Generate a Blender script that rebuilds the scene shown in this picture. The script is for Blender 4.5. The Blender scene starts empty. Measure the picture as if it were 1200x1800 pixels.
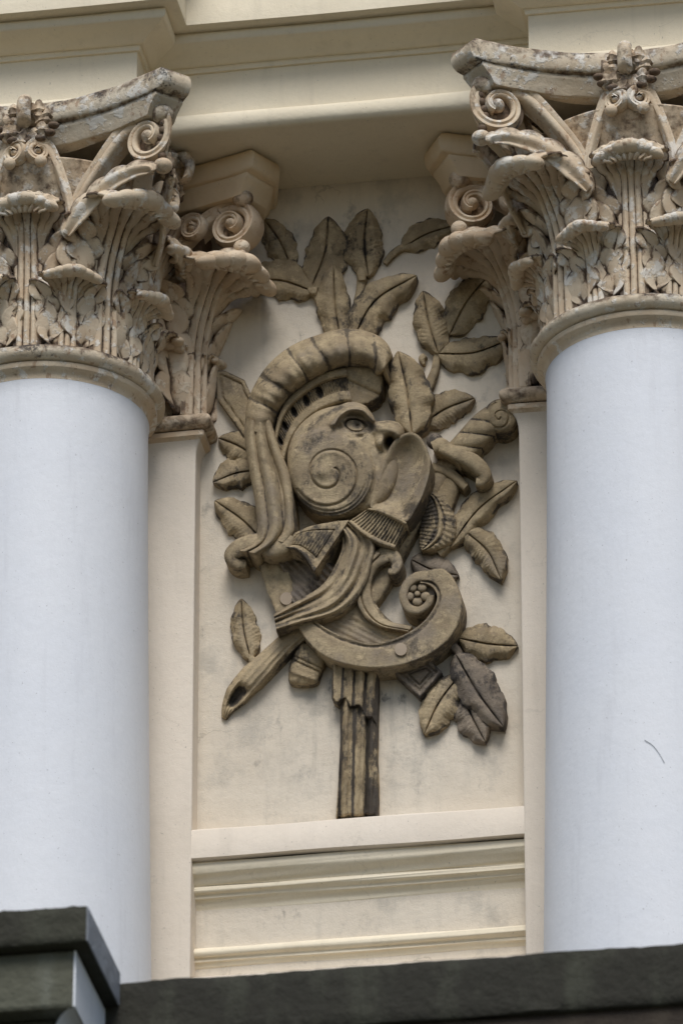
import bpy, math, random
import numpy as np
from mathutils import Vector, Matrix
from mathutils.geometry import delaunay_2d_cdt
random.seed(5)
PI = math.pi
S = 0.002                                    # metres per design unit
# ------------------------------------------------------------------ camera
F_UNITS = 12500.0
PITCH, YAW = math.radians(28.0), math.radians(9.7)
DIST = F_UNITS * S
scene = bpy.context.scene
cam_d = bpy.data.cameras.new('camera'); cam = bpy.data.objects.new('camera', cam_d)
scene.collection.objects.link(cam); scene.camera = cam
to_cam = Vector((math.sin(YAW)*math.cos(PITCH), -math.cos(YAW)*math.cos(PITCH), -math.sin(PITCH)))
CAM = to_cam * DIST
cam.location = CAM
cam.rotation_euler = (-to_cam).to_track_quat('-Z', 'Y').to_euler()
cam_d.sensor_fit = 'VERTICAL'; cam_d.sensor_height = 36.0; cam_d.lens = 36.0 * F_UNITS / 1800.0
cam_d.clip_end = 500; cam_d.clip_start = 0.5
cam_d.dof.use_dof = True; cam_d.dof.focus_distance = DIST - 0.15; cam_d.dof.aperture_fstop = 4.0
ROT = np.array((-to_cam).to_track_quat('-Z', 'Y').to_matrix())
# ------------------------------------------------------------------ world, sun, exposure
SUN_AZ, SUN_EL = math.radians(8), math.radians(52)
w = bpy.data.worlds.new('World'); scene.world = w; w.use_nodes = True
nt = w.node_tree; bgn = nt.nodes['Background']
sky = nt.nodes.new('ShaderNodeTexSky'); sky.sky_type = 'NISHITA'; sky.sun_disc = False
sky.sun_elevation = SUN_EL; sky.sun_rotation = PI + SUN_AZ * -1
sky.dust_density = 1.2; sky.air_density = 1.0; sky.ozone_density = 1.0
nt.links.new(sky.outputs[0], bgn.inputs[0]); bgn.inputs[1].default_value = 0.055
sd = bpy.data.lights.new('sun', 'SUN'); sun = bpy.data.objects.new('sun', sd)
scene.collection.objects.link(sun)
sd.energy = 1.5; sd.angle = math.radians(30); sd.color = (1.0, 0.985, 0.97)
sdir = Vector((math.sin(SUN_AZ)*math.cos(SUN_EL), -math.cos(SUN_AZ)*math.cos(SUN_EL), math.sin(SUN_EL)))
sun.rotation_euler = sdir.to_track_quat('Z', 'Y').to_euler()
scene.view_settings.view_transform = 'Standard'; scene.view_settings.look = 'None'
scene.view_settings.exposure = 0.80; scene.view_settings.gamma = 1.0
scene.view_settings.use_curve_mapping = False

# ------------------------------------------------------------------ helpers
def U(p):
    """(px, py, d) -> metres, a point d units in front of the panel plane"""
    p = np.asarray(p, float); sh = p.shape; p = p.reshape(-1, 3)
    dirs = np.stack([(p[:, 0]-600)/F_UNITS, -(p[:, 1]-900)/F_UNITS, -np.ones(len(p))], 1) @ ROT.T
    c = np.array(CAM)
    k = (-p[:, 2]*S - c[1]) / dirs[:, 1]
    return (c + dirs*k[:, None]).reshape(sh)
def u1(px, py, d): return U([px, py, d])

def mesh_obj(name, V, F, mat, parent=None, soot_dark=None, smooth=True, solid=None):
    V = np.asarray(V, float)
    if parent is not None: V = V - np.array(root_loc(parent))
    me = bpy.data.meshes.new(name)
    me.from_pydata(V.tolist(), [], [tuple(int(i) for i in f) for f in F]); me.update()
    if smooth:
        me.polygons.foreach_set('use_smooth', [True]*len(me.polygons)); me.set_sharp_from_angle(angle=math.radians(48))
    if soot_dark is not None:
        a = me.attributes.new('soot_dark', 'FLOAT', 'POINT')
        a.data.foreach_set('value', np.asarray(soot_dark, np.float32))
    me.materials.append(mat)
    o = bpy.data.objects.new(name, me); scene.collection.objects.link(o)
    if parent is not None: o.parent = parent
    if solid:
        m = o.modifiers.new('thickness', 'SOLIDIFY'); m.thickness = solid*S; m.offset = 0
    return o
def root_loc(o):
    L = Vector(o.location)
    while o.parent is not None:
        o = o.parent; L += o.location
    return L
def thing(name, label, cat, loc=(0, 0, 0), group=None):
    o = bpy.data.objects.new(name, None); scene.collection.objects.link(o)
    o.location = loc; o['label'] = label; o['category'] = cat; o.empty_display_size = .1
    if group: o['group'] = group
    return o
def copy_tree(o, parent=None):
    c = o.copy(); scene.collection.objects.link(c)
    if parent is not None: c.parent = parent
    for ch in [x for x in list(scene.objects) if x.parent == o]: copy_tree(ch, c)
    return c
def grid_faces(nt_, ns_, off=0, closed_s=False, closed_t=False):
    F = []
    for i in range(nt_ if closed_t else nt_-1):
        for j in range(ns_ if closed_s else ns_-1):
            i2, j2 = (i+1) % nt_, (j+1) % ns_
            F.append((off+i*ns_+j, off+i*ns_+j2, off+i2*ns_+j2, off+i2*ns_+j))
    return F
def merge(parts):
    V, F, K = [], [], []; n = 0
    for p in parts:
        v = np.asarray(p[0], float).reshape(-1, 3); V.append(v)
        F += [tuple(i+n for i in f) for f in p[1]]
        K.append(np.asarray(p[2], float).ravel() if len(p) > 2 and p[2] is not None else np.zeros(len(v)))
        n += len(v)
    return np.concatenate(V), F, np.concatenate(K)
def catmull(pts, n, closed=False):
    pts = np.asarray(pts, float); m = len(pts)
    out = []
    seg = m if closed else m-1
    ts = np.linspace(0, seg, n, endpoint=not closed)
    for t in ts:
        i = min(int(t), seg-1); f = t-i
        if closed: a, b, c, d = (pts[(i+k) % m] for k in (-1, 0, 1, 2))
        else:
            b, c = pts[i], pts[i+1]
            a = pts[i-1] if i > 0 else 2*b-c
            d = pts[i+2] if i+2 < m else 2*c-b
        out.append(.5*((2*b)+(c-a)*f+(2*a-5*b+4*c-d)*f*f+(3*b-a-3*c+d)*f**3))
    return np.array(out)
def arclen(pts, n):
    pts = np.asarray(pts, float); L = np.r_[0, np.cumsum(np.linalg.norm(np.diff(pts, axis=0), axis=1))]
    t = np.linspace(0, L[-1], n)
    return np.stack([np.interp(t, L, pts[:, k]) for k in range(pts.shape[1])], 1)
def smoothstep(a, b, x):
    t = np.clip((x-a)/(b-a), 0, 1); return t*t*(3-2*t)
def box(x0, x1, d0, d1, z0, z1):
    """units; d = distance in front of panel"""
    V = [(x*S, -d*S, z*S) for x in (x0, x1) for d in (d0, d1) for z in (z0, z1)]
    F = [(0, 1, 3, 2), (4, 6, 7, 5), (0, 4, 5, 1), (2, 3, 7, 6), (0, 2, 6, 4), (1, 5, 7, 3)]
    return np.array(V), F

# ------------------------------------------------------------------ materials
def nodes_of(name):
    m = bpy.data.materials.new(name); m.use_nodes = True
    return m, m.node_tree, m.node_tree.nodes['Principled BSDF']
class NB:
    def __init__(s, nt): s.nt = nt; s.pos = nt.nodes.new('ShaderNodeNewGeometry').outputs['Position']
    def noise(s, scale, detail=5, rough=.55, stretch=(1, 1, 1), off=(0, 0, 0)):
        mp = s.nt.nodes.new('ShaderNodeMapping'); mp.inputs['Scale'].default_value = stretch; mp.inputs['Location'].default_value = off
        s.nt.links.new(s.pos, mp.inputs[0])
        n = s.nt.nodes.new('ShaderNodeTexNoise'); n.inputs['Scale'].default_value = scale
        n.inputs['Detail'].default_value = detail; n.inputs['Roughness'].default_value = rough
        s.nt.links.new(mp.outputs[0], n.inputs['Vector']); return n.outputs['Fac']
    def ramp(s, src, a, b, lo=0., hi=1.):
        r = s.nt.nodes.new('ShaderNodeMapRange'); r.interpolation_type = 'SMOOTHSTEP'
        r.inputs[1].default_value = a; r.inputs[2].default_value = b; r.inputs[3].default_value = lo; r.inputs[4].default_value = hi
        s.nt.links.new(src, r.inputs[0]); return r.outputs[0]
    def mix(s, f, a, b):
        m = s.nt.nodes.new('ShaderNodeMix'); m.data_type = 'RGBA'
        for sock, v in ((m.inputs[0], f), (m.inputs[6], a), (m.inputs[7], b)):
            if isinstance(v, (int, float)): sock.default_value = v
            elif isinstance(v, tuple): sock.default_value = (*v, 1)
            else: s.nt.links.new(v, sock)
        return m.outputs[2]
    def math(s, op, a, b=None):
        m = s.nt.nodes.new('ShaderNodeMath'); m.operation = op; m.use_clamp = op in ('ADD',)
        for k, v in enumerate((a, b)):
            if v is None: continue
            if isinstance(v, (int, float)): m.inputs[k].default_value = v
            else: s.nt.links.new(v, m.inputs[k])
        return m.outputs[0]
    def attr(s, name):
        a = s.nt.nodes.new('ShaderNodeAttribute'); a.attribute_name = name; return a.outputs['Fac']
    def bump(s, bsdf, h, dist, strength=1.):
        b = s.nt.nodes.new('ShaderNodeBump'); b.inputs['Distance'].default_value = dist; b.inputs['Strength'].default_value = strength
        s.nt.links.new(h, b.inputs['Height'])
        s.nt.links.new(b.outputs[0], bsdf.inputs['Normal'])

def plaster(name, c1, c2, bump=.0012, stain=None, rough=.8, smudge=0., crack=.12):
    m, nt_, b = nodes_of(name); q = NB(nt_)
    col = q.mix(q.ramp(q.noise(2.2, 4), .35, .65), c1, c2)
    fine = q.noise(60, 6, .6)
    col = q.mix(q.ramp(fine, .3, .7, 0, .16), col, tuple(x*.8 for x in c1))
    # faint vertical rain streaks and small chips
    st = q.noise(9, 4, .6, (2.2, 2.2, .22))
    col = q.mix(q.ramp(st, .52, .78, 0, .30), col, stain or tuple(x*.72 for x in c2))
    if smudge:
        c_ = [float(v) for v in STAIN]
        vs = nt_.nodes.new('ShaderNodeVectorMath'); vs.operation = 'SUBTRACT'; vs.inputs[1].default_value = c_; nt_.links.new(q.pos, vs.inputs[0])
        sc_ = nt_.nodes.new('ShaderNodeVectorMath'); sc_.operation = 'MULTIPLY'; sc_.inputs[1].default_value = (1.9, 0, 1.15); nt_.links.new(vs.outputs[0], sc_.inputs[0])
        ln = nt_.nodes.new('ShaderNodeVectorMath'); ln.operation = 'LENGTH'; nt_.links.new(sc_.outputs[0], ln.inputs[0])
        near = q.ramp(ln.outputs['Value'], .25, 1.1, 1, 0)
        a1 = q.ramp(q.noise(7, 8, .72, (1, 1, .7), (2, 0, 5)), .47, .62, 0, .5)
        col = q.mix(q.math('MULTIPLY', near, a1), col, (.30, .28, .24))
        a3 = q.ramp(q.noise(16, 6, .65, (1.6, 1, .14), (3, 0, 2)), .50, .72, 0, .5)
        col = q.mix(q.math('MULTIPLY', near, a3), col, (.36, .33, .27))
        a2 = q.ramp(q.noise(15, 8, .75, (1, 1, .5), (7, 3, 1)), .57, .66, 0, .75)
        col = q.mix(q.math('MULTIPLY', near, a2), col, (.15, .14, .125))
        sg = q.noise(4.5, 7, .68, (1, 1, .7), (2, 0, 5)); col = q.mix(q.ramp(sg, .50, .66, 0, smudge), col, (.30, .285, .25))
        sg = q.noise(9, 7, .7, (1, 1, .6), (7, 0, 1)); col = q.mix(q.ramp(sg, .58, .70, 0, smudge*1.3), col, (.17, .16, .14))
    if crack:
        dn = nt_.nodes.new('ShaderNodeTexNoise'); dn.inputs['Scale'].default_value = 4; dn.inputs['Detail'].default_value = 6
        nt_.links.new(q.pos, dn.inputs['Vector'])
        ad = nt_.nodes.new('ShaderNodeVectorMath'); ad.operation = 'MULTIPLY_ADD'; ad.inputs[1].default_value = (.5, .5, .5)
        nt_.links.new(dn.outputs['Color'], ad.inputs[0]); nt_.links.new(q.pos, ad.inputs[2])
        vo = nt_.nodes.new('ShaderNodeTexVoronoi'); vo.feature = 'DISTANCE_TO_EDGE'; vo.inputs['Scale'].default_value = 1.3
        nt_.links.new(ad.outputs[0], vo.inputs['Vector'])
        ck = q.math('MULTIPLY', q.ramp(vo.outputs['Distance'], .0015, .005, 1, 0), q.ramp(q.noise(2.3, 4, .6, (1, 1, 1), (4, 1, 8)), .50, .60, 0, crack))
        col = q.mix(ck, col, (.22, .19, .15))
    sp = q.noise(120, 2, .5)
    col = q.mix(q.ramp(sp, .72, .76, 0, .45), col, (.12, .10, .08))
    nt_.links.new(col, b.inputs['Base Color']); b.inputs['Roughness'].default_value = rough
    b.inputs['Specular IOR Level'].default_value = .3
    h = q.math('ADD', q.math('MULTIPLY', q.noise(7, 5, .6), 1.6), q.math('MULTIPLY', q.noise(22, 5, .6), .6)) if 0 else q.math('ADD', q.math('MULTIPLY', q.noise(14, 6, .65), 1.2), q.math('MULTIPLY', q.noise(240, 3, .6), .25))
    q.bump(b, h, bump*2.2)
    return m
M = {}
STAIN = U([640, 1130, 0.])
M['cream'] = plaster('cream_paint', (.85, .755, .575), (.81, .71, .53), .0014)
M['panel'] = plaster('panel_plaster', (.72, .64, .52), (.68, .595, .475), .0022, (.40, .37, .31), smudge=.4, crack=.3)
M['pilaster'] = plaster('pilaster_paint', (.78, .69, .575), (.74, .65, .535), .0012)
M['white'] = plaster('column_paint', (.79, .80, .82), (.765, .78, .81), .0008, (.60, .60, .62), .55, crack=0.)

def peeling(name, base, warm, soot_amt, pale):
    m, nt_, b = nodes_of(name); q = NB(nt_)
    col = q.mix(q.ramp(q.noise(7, 5), .35, .65), base, warm)
    pl = q.ramp(q.noise(16, 6, .65, (1, 1, 1), (3, 1, 7)), .52, .60)
    col = q.mix(q.math('MULTIPLY', pl, .75), col, pale)
    # reddish old primer in scratches
    col = q.mix(q.ramp(q.noise(34, 5, .6, (1, 1, .6), (9, 2, 4)), .60, .66, 0, .55), col, (.30, .16, .085))
    gr = q.ramp(q.math('ADD', q.attr('soot_dark'), q.math('MULTIPLY', q.math('SUBTRACT', q.noise(30, 5, .6), .5), .9)), .20, .52, 0, .90)  # brown where the attribute is high, broken up by noise
    col = q.mix(gr, col, (.105, .064, .038))
    # black lichen specks: fine noise gated by a broad one and by the painted-on darkening attribute
    fine = q.noise(75, 6, .7)
    broad = q.noise(9, 5, .6, (1, 1, 1), (5, 5, 1))
    gate = q.math('ADD', q.math('MULTIPLY', q.attr('soot_dark'), .20), q.math('MULTIPLY', q.math('SUBTRACT', broad, .5), .45))
    v = q.math('ADD', q.math('MULTIPLY', fine, .55), q.math('MULTIPLY', gate, 1.0))
    sm = q.ramp(v, .45-.04*soot_amt, .54-.04*soot_amt, 0, .85)
    col = q.mix(sm, col, (.045, .038, .034))
    nt_.links.new(col, b.inputs['Base Color']); b.inputs['Roughness'].default_value = .75
    b.inputs['Specular IOR Level'].default_value = .35
    h = q.math('ADD', q.math('MULTIPLY', q.noise(40, 6, .65), .8), q.math('MULTIPLY', pl, .35))
    h = q.math('SUBTRACT', h, q.math('MULTIPLY', sm, .25))
    q.bump(b, h, .0045)
    return m
M['cream_shade'] = plaster('cream_paint_shade_tan', (.80, .64, .43), (.72, .55, .35), .002)  # cream with the tan of shadow put into its colour
M['capital'] = peeling('peeling_cream_paint', (.70, .58, .42), (.60, .46, .31), 1.0, (.80, .76, .68))
M['abacus'] = peeling('weathered_abacus_paint', (.68, .59, .45), (.58, .47, .33), 2.2, (.78, .75, .68))
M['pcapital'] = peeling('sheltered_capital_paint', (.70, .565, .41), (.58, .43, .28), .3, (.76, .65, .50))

def carved(name, base, alt, grey, soot_amt=1.):
    m, nt_, b = nodes_of(name); q = NB(nt_)
    col = q.mix(q.ramp(q.noise(8, 6, .6), .40, .60), base, alt)
    col = q.mix(q.ramp(q.noise(5, 5, .6, (1, 1, 1), (8, 3, 2)), .50, .68, 0, .6), col, grey)
    col = q.mix(q.ramp(q.noise(26, 7, .7, (1, 1, 1), (3, 3, 2)), .50, .66, 0, .6), col, tuple(x*.42 for x in base))
    col = q.mix(q.ramp(q.noise(19, 7, .7, (1, 1, 1), (1, 7, 2)), .54, .68, 0, .6), col, tuple(min(1, x*1.5) for x in base))
    col = q.mix(q.ramp(q.noise(150, 4, .65), .45, .72, 0, .45), col, tuple(x*.5 for x in base))
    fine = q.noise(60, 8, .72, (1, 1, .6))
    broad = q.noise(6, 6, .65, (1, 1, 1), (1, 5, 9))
    gate = q.math('ADD', q.math('MULTIPLY', q.attr('soot_dark'), .44), q.math('MULTIPLY', q.math('SUBTRACT', broad, .5), .85))
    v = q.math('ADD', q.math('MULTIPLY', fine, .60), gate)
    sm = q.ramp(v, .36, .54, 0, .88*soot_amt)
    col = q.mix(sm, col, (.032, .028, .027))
    nt_.links.new(col, b.inputs['Base Color']); b.inputs['Roughness'].default_value = .72
    b.inputs['Specular IOR Level'].default_value = .35
    # chisel hatching + grain
    h = q.math('ADD', q.math('MULTIPLY', q.noise(45, 7, .7), .9), q.math('MULTIPLY', q.noise(110, 3, .6, (1, 1, 5)), .5))
    q.bump(b, h, .0065)
    return m
M['stone'] = carved('carved_stone', (.47, .365, .22), (.33, .25, .145), (.25, .205, .16))
M['patch'] = plaster('repair_mortar', (.40, .32, .235), (.37, .29, .21), .001)
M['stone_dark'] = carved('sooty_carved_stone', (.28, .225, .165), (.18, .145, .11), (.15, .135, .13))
M['stone_face'] = carved('smooth_carved_stone', (.46, .36, .22), (.34, .26, .16), (.25, .21, .17), .85)

def ledge_mat(name, a, bb, c):
    m, nt_, b = nodes_of(name); q = NB(nt_)
    col = q.mix(q.ramp(q.noise(1.6, 6, .6), .4, .62), a, bb)
    col = q.mix(q.ramp(q.noise(5, 6, .6, (1.6, 1, .5), (4, 4, 4)), .48, .68, 0, .8), col, c)
    nt_.links.new(col, b.inputs['Base Color']); b.inputs['Roughness'].default_value = .9
    q.bump(b, q.noise(25, 6, .6), .012)
    return m
M['ledge'] = ledge_mat('mossy_dark_stone', (.026, .024, .016), (.044, .043, .028), (.055, .056, .038))
M['ledge_light'] = ledge_mat('mossy_pale_stone', (.065, .062, .042), (.10, .10, .07), (.16, .165, .13))
M['ledge_pale'] = ledge_mat('skylit_coping_and_scratch', (.22, .235, .26), (.28, .30, .33), (.18, .19, .2))  # coping side paled in colour for skylight; the column scratch shares it
M['brick'] = ledge_mat('old_brickwork', (.034, .024, .016), (.022, .018, .013), (.055, .042, .028))
M['skylit_side'] = plaster('skylit_side_stone', (.86, .88, .90), (.84, .86, .88), .001, (.6, .62, .66))  # white stands for skylight on the block's right-facing side
M['ground'] = ledge_mat('lawn_and_paving', (.05, .055, .035), (.07, .07, .05), (.10, .095, .075))

# ------------------------------------------------------------------ key positions (units)
D_PIL, D_COL, D_ARC, STEP = 48., 158., 212., 95.
def un(px, py, d): return u1(px, py, d)/S
XL = un(84, 708, D_COL)[0]; XR = un(1139, 628, D_COL)[0]
ZA = (un(84, 708, D_COL)[2] + un(1139, 628, D_COL)[2])/2      # astragal centre height
ZT = (un(84, 284, D_COL)[2] + un(1139, 200, D_COL)[2])/2      # abacus top = soffit height
print('XL,XR', XL, XR, 'ZA', un(84, 708, D_COL)[2], un(1139, 628, D_COL)[2], 'ZT', un(84, 284, D_COL)[2], un(1139, 200, D_COL)[2])
ZTOP = ZT
ZFLOOR = -1720.                                              # balcony floor
GROUND_Z = CAM.z - 1.6

# ------------------------------------------------------------------ setting
V, F = box(-60000, 60000, -60000, 60000, GROUND_Z/S-200, GROUND_Z/S)
g = mesh_obj('ground', V, F, M['ground'], smooth=False); g['kind'] = 'structure'

# facade wall with the recessed panel, the rail below it and its mouldings
WALL = thing('facade_wall', 'cream plastered wall bay with sunken panel between the two column pairs', 'wall', (0, 0, GROUND_Z))
V, F = box(-5200, 5200, -400, 0, GROUND_Z/S, ZTOP+900)
mesh_obj('panel', V, F, M['panel'], WALL, smooth=False)
PW = 245.
xl, xr = XL+PW, XR-PW
def prof_px(rows, x=600.):
    """rows of (py at x, d) -> (z, d) in units"""
    return [(un(x, y, d)[2], d) for y, d in rows]
def extrude_x(prof, x0, x1, nx=60, wob=.8):
    P = np.zeros((len(prof), nx, 3))
    xs = np.linspace(x0, x1, nx)
    for i, (z, d) in enumerate(prof):
        P[i, :, 0] = xs; P[i, :, 1] = -(d + wob*np.sin(xs*.011+i)*.4); P[i, :, 2] = z + wob*np.sin(xs*.017+i*.6)
    return P.reshape(-1, 3)*S, grid_faces(len(prof), nx)
def soft(prof, n=5):
    """rounded version of a profile"""
    return [tuple(p) for p in catmull(prof, (len(prof)-1)*n+1)]
rail = prof_px([(1440, -2), (1440, 45), (1441.5, 47), (1489, 47), (1490.5, 45.5), (1497, 32)])
V, F = extrude_x(rail, xl-4, xr+4)
mesh_obj('rail', V, F, M['pilaster'], WALL)
mo = prof_px([(1497.2, 33), (1500, 36), (1508, 36.5), (1516, 34), (1527, 26), (1538, 19), (1541, 17)])
V, F = extrude_x(soft(mo), xl-4, xr+4); mesh_obj('moulding', V, F, M['cream'], WALL)
mo = prof_px([(1541, 17.2), (1543, 21), (1548, 21), (1551, 19), (1557, 13), (1562, 12), (1566, 8), (1574, 3), (1584, 0), (1590, -3)])
V, F = extrude_x(soft(mo), xl-4, xr+4); mesh_obj('moulding', V, F, M['cream'], WALL)
mo = prof_px([(1650, 0), (1650, 12), (1654, 16), (1659, 16.5), (1664, 13), (1668, 8), (1672, 8.5), (1674, 8.2), (1676, 5), (1684, 1), (1688, -1), (1692, -3)])
V, F = extrude_x(soft(mo, 4), xl-4, xr+4); mesh_obj('moulding', V, F, M['cream'], WALL)
mo = prof_px([(1700, 0), (1700, 30), (1705, 34), (1760, 34), (1800, 34), (2000, 34)])
V, F = extrude_x(mo, xl-4, xr+4); mesh_obj('rail', V, F, M['pilaster'], WALL)

# ------------------------------------------------------------------ entablature
ENT = thing('entablature', 'cream entablature with stepped blocks over the columns, mouldings and a smooth frieze', 'entablature', (0, 0, ZT*S))
bxl = un(238, 110, D_ARC+STEP)[0]; bxr = un(925, 60, D_ARC+STEP)[0]
hb = ((bxl-XL) + (XR-bxr))/2
print('block edges rel axis', bxl-XL, XR-bxr)
bxl, bxr = XL+hb, XR-hb
def path(o):
    """plan of the entablature front at offset o"""
    B = D_ARC+STEP
    c = [(XL-hb-900, D_ARC), (XL-hb, D_ARC), (XL-hb, B), (XL+hb, B), (XL+hb, D_ARC), (XR-hb, D_ARC), (XR-hb, B), (XR+hb, B), (XR+hb, D_ARC), (XR+hb+900, D_ARC)]
    sx = [0, -1, -1, 1, 1, -1, -1, 1, 1, 0]
    return [(x+s*o, d+o) for (x, d), s in zip(c, sx)]
def ent_part(name, rows, mat, nseg=26):
    pl = []
    for z, o in rows:
        p = path(o); q = []
        for a, b in zip(p[:-1], p[1:]):
            n = max(2, int(abs(b[0]-a[0]+b[1]-a[1])/60)+1) if name != 'x' else 2
            for k in range(n): q.append((a[0]+(b[0]-a[0])*k/n, a[1]+(b[1]-a[1])*k/n))
        q.append(p[-1]); pl.append((z, q))
    n = min(len(q) for z, q in pl)
    # equal sampling: rebuild with counts from the first row
    p0 = path(rows[0][1]); cnt = [max(2, int(abs(b[0]-a[0]+b[1]-a[1])/50)+1) for a, b in zip(p0[:-1], p0[1:])]
    parts = []
    for si, n in enumerate(cnt):          # each straight run separate so corners stay crisp
        P = np.zeros((len(rows), n+1, 3))
        for i, (z, o) in enumerate(rows):
            p = path(o); a, b = p[si], p[si+1]
            f = np.linspace(0, 1, n+1)
            X = a[0]+(b[0]-a[0])*f; D = a[1]+(b[1]-a[1])*f
            P[i, :, 0] = X; P[i, :, 1] = -D; P[i, :, 2] = z + .7*np.sin(X*.013+z*.05)
        parts.append((P.reshape(-1, 3)*S, grid_faces(len(rows), n+1)))
    V, F, K = merge(parts)
    return mesh_obj(name, V, F, mat, ENT)
def zrow(py, o):            # row at px x=600 on the recessed front
    return (un(600, py, D_ARC+o)[2], o)
T = [(ZT, -2), (ZT+.3, 3)] + [(zrow(y, o)) for y, o in ((229, 9), (225, 13), (218, 15.5), (209, 15.5), (202, 13), (198, 9), (196, 1))]
zt0 = T[2][0]
T = [(ZT, -3), (ZT, 4)] + soft([(ZT+2, 8), (ZT+8, 13.5), (ZT+18, 16), (ZT+29, 14.5), (ZT+36, 9), (ZT+38, 0)], 3)
ent_part('torus_moulding', T, M['cream'])
zf0, zf1 = ZT+38, zrow(108, 0)[0]
ent_part('fascia', [(zf0-3, 0), (zf1+2, 0)], M['cream'])
zc1 = zrow(52, 60)[0]; zc2 = zrow(34, 62)[0]
hh = zc1-zf1
print('zf1', zf1-ZT, 'cav', hh, zc2-zc1)
hh = max(hh, 29)
C = [(zf1, -1), (zf1, 5), (zf1+7, 5.5), (zf1+8, 7)] + soft([(zf1+10, 7), (zf1+.35*hh, 13), (zf1+.62*hh, 28), (zf1+.85*hh, 47), (zf1+hh, 57)], 5)
lipz = zf1+hh
lip = soft([(lipz, 58), (lipz+3, 61), (lipz+10, 63), (lipz+16, 62), (lipz+20, 59)], 3)
ent_part('crown_moulding', C+lip, M['cream'])
ztop = lipz+20
ent_part('frieze', [(ztop, 58), (ztop, 86), (ztop+.5, 87), (ztop+140, 87), (ztop+142, 85), (ztop+142, 120), (ztop+420, 130), (ztop+421, -100)], M['cream'])
V, F = box(XL-hb-900, XR+hb+900, -5, D_ARC-2.5, ZT+.6, ZT+30)
mesh_obj('soffit', V, F, M['cream'], ENT, smooth=False)
for xc in (XL, XR):
    V, F = box(xc-hb+3, xc+hb-3, D_ARC-40, D_ARC+STEP-2.5, ZT+.9, ZT+30)
    mesh_obj('soffit', V, F, M['cream'], ENT, smooth=False)
V, F = box(XL-hb-890, XR+hb+890, -400, D_ARC+40, ztop+400, ztop+700)
mesh_obj('attic', V, F, M['cream'], ENT, smooth=False)

# ------------------------------------------------------------------ lathe / generic builders in capital coordinates
# capital coordinates: X right, Fw forward of axis, Z up from ZA  (units)
def cap_world(P, xc, dref):
    P = np.asarray(P, float).reshape(-1, 3)
    return np.stack([P[:, 0]+xc, -(P[:, 1]+dref), P[:, 2]+ZA], 1)*S
def lathe(prof, n=96, a0=-PI, a1=PI):
    prof = np.asarray(prof, float); A = np.linspace(a0, a1, n)
    P = np.zeros((len(prof), n, 3))
    P[:, :, 0] = prof[:, :1]*np.sin(A); P[:, :, 1] = prof[:, :1]*np.cos(A); P[:, :, 2] = prof[:, 1:2]
    return P.reshape(-1, 3), grid_faces(len(prof), n)
def sphere(c, r, n=14, sc=(1, 1, 1)):
    th = np.linspace(0, PI, n); ph = np.linspace(0, 2*PI, n*2)
    P = np.zeros((n, n*2, 3))
    P[..., 0] = np.sin(th)[:, None]*np.cos(ph); P[..., 1] = np.sin(th)[:, None]*np.sin(ph); P[..., 2] = np.cos(th)[:, None]
    return (P*r*np.array(sc)).reshape(-1, 3)+np.array(c), grid_faces(n, n*2)

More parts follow.
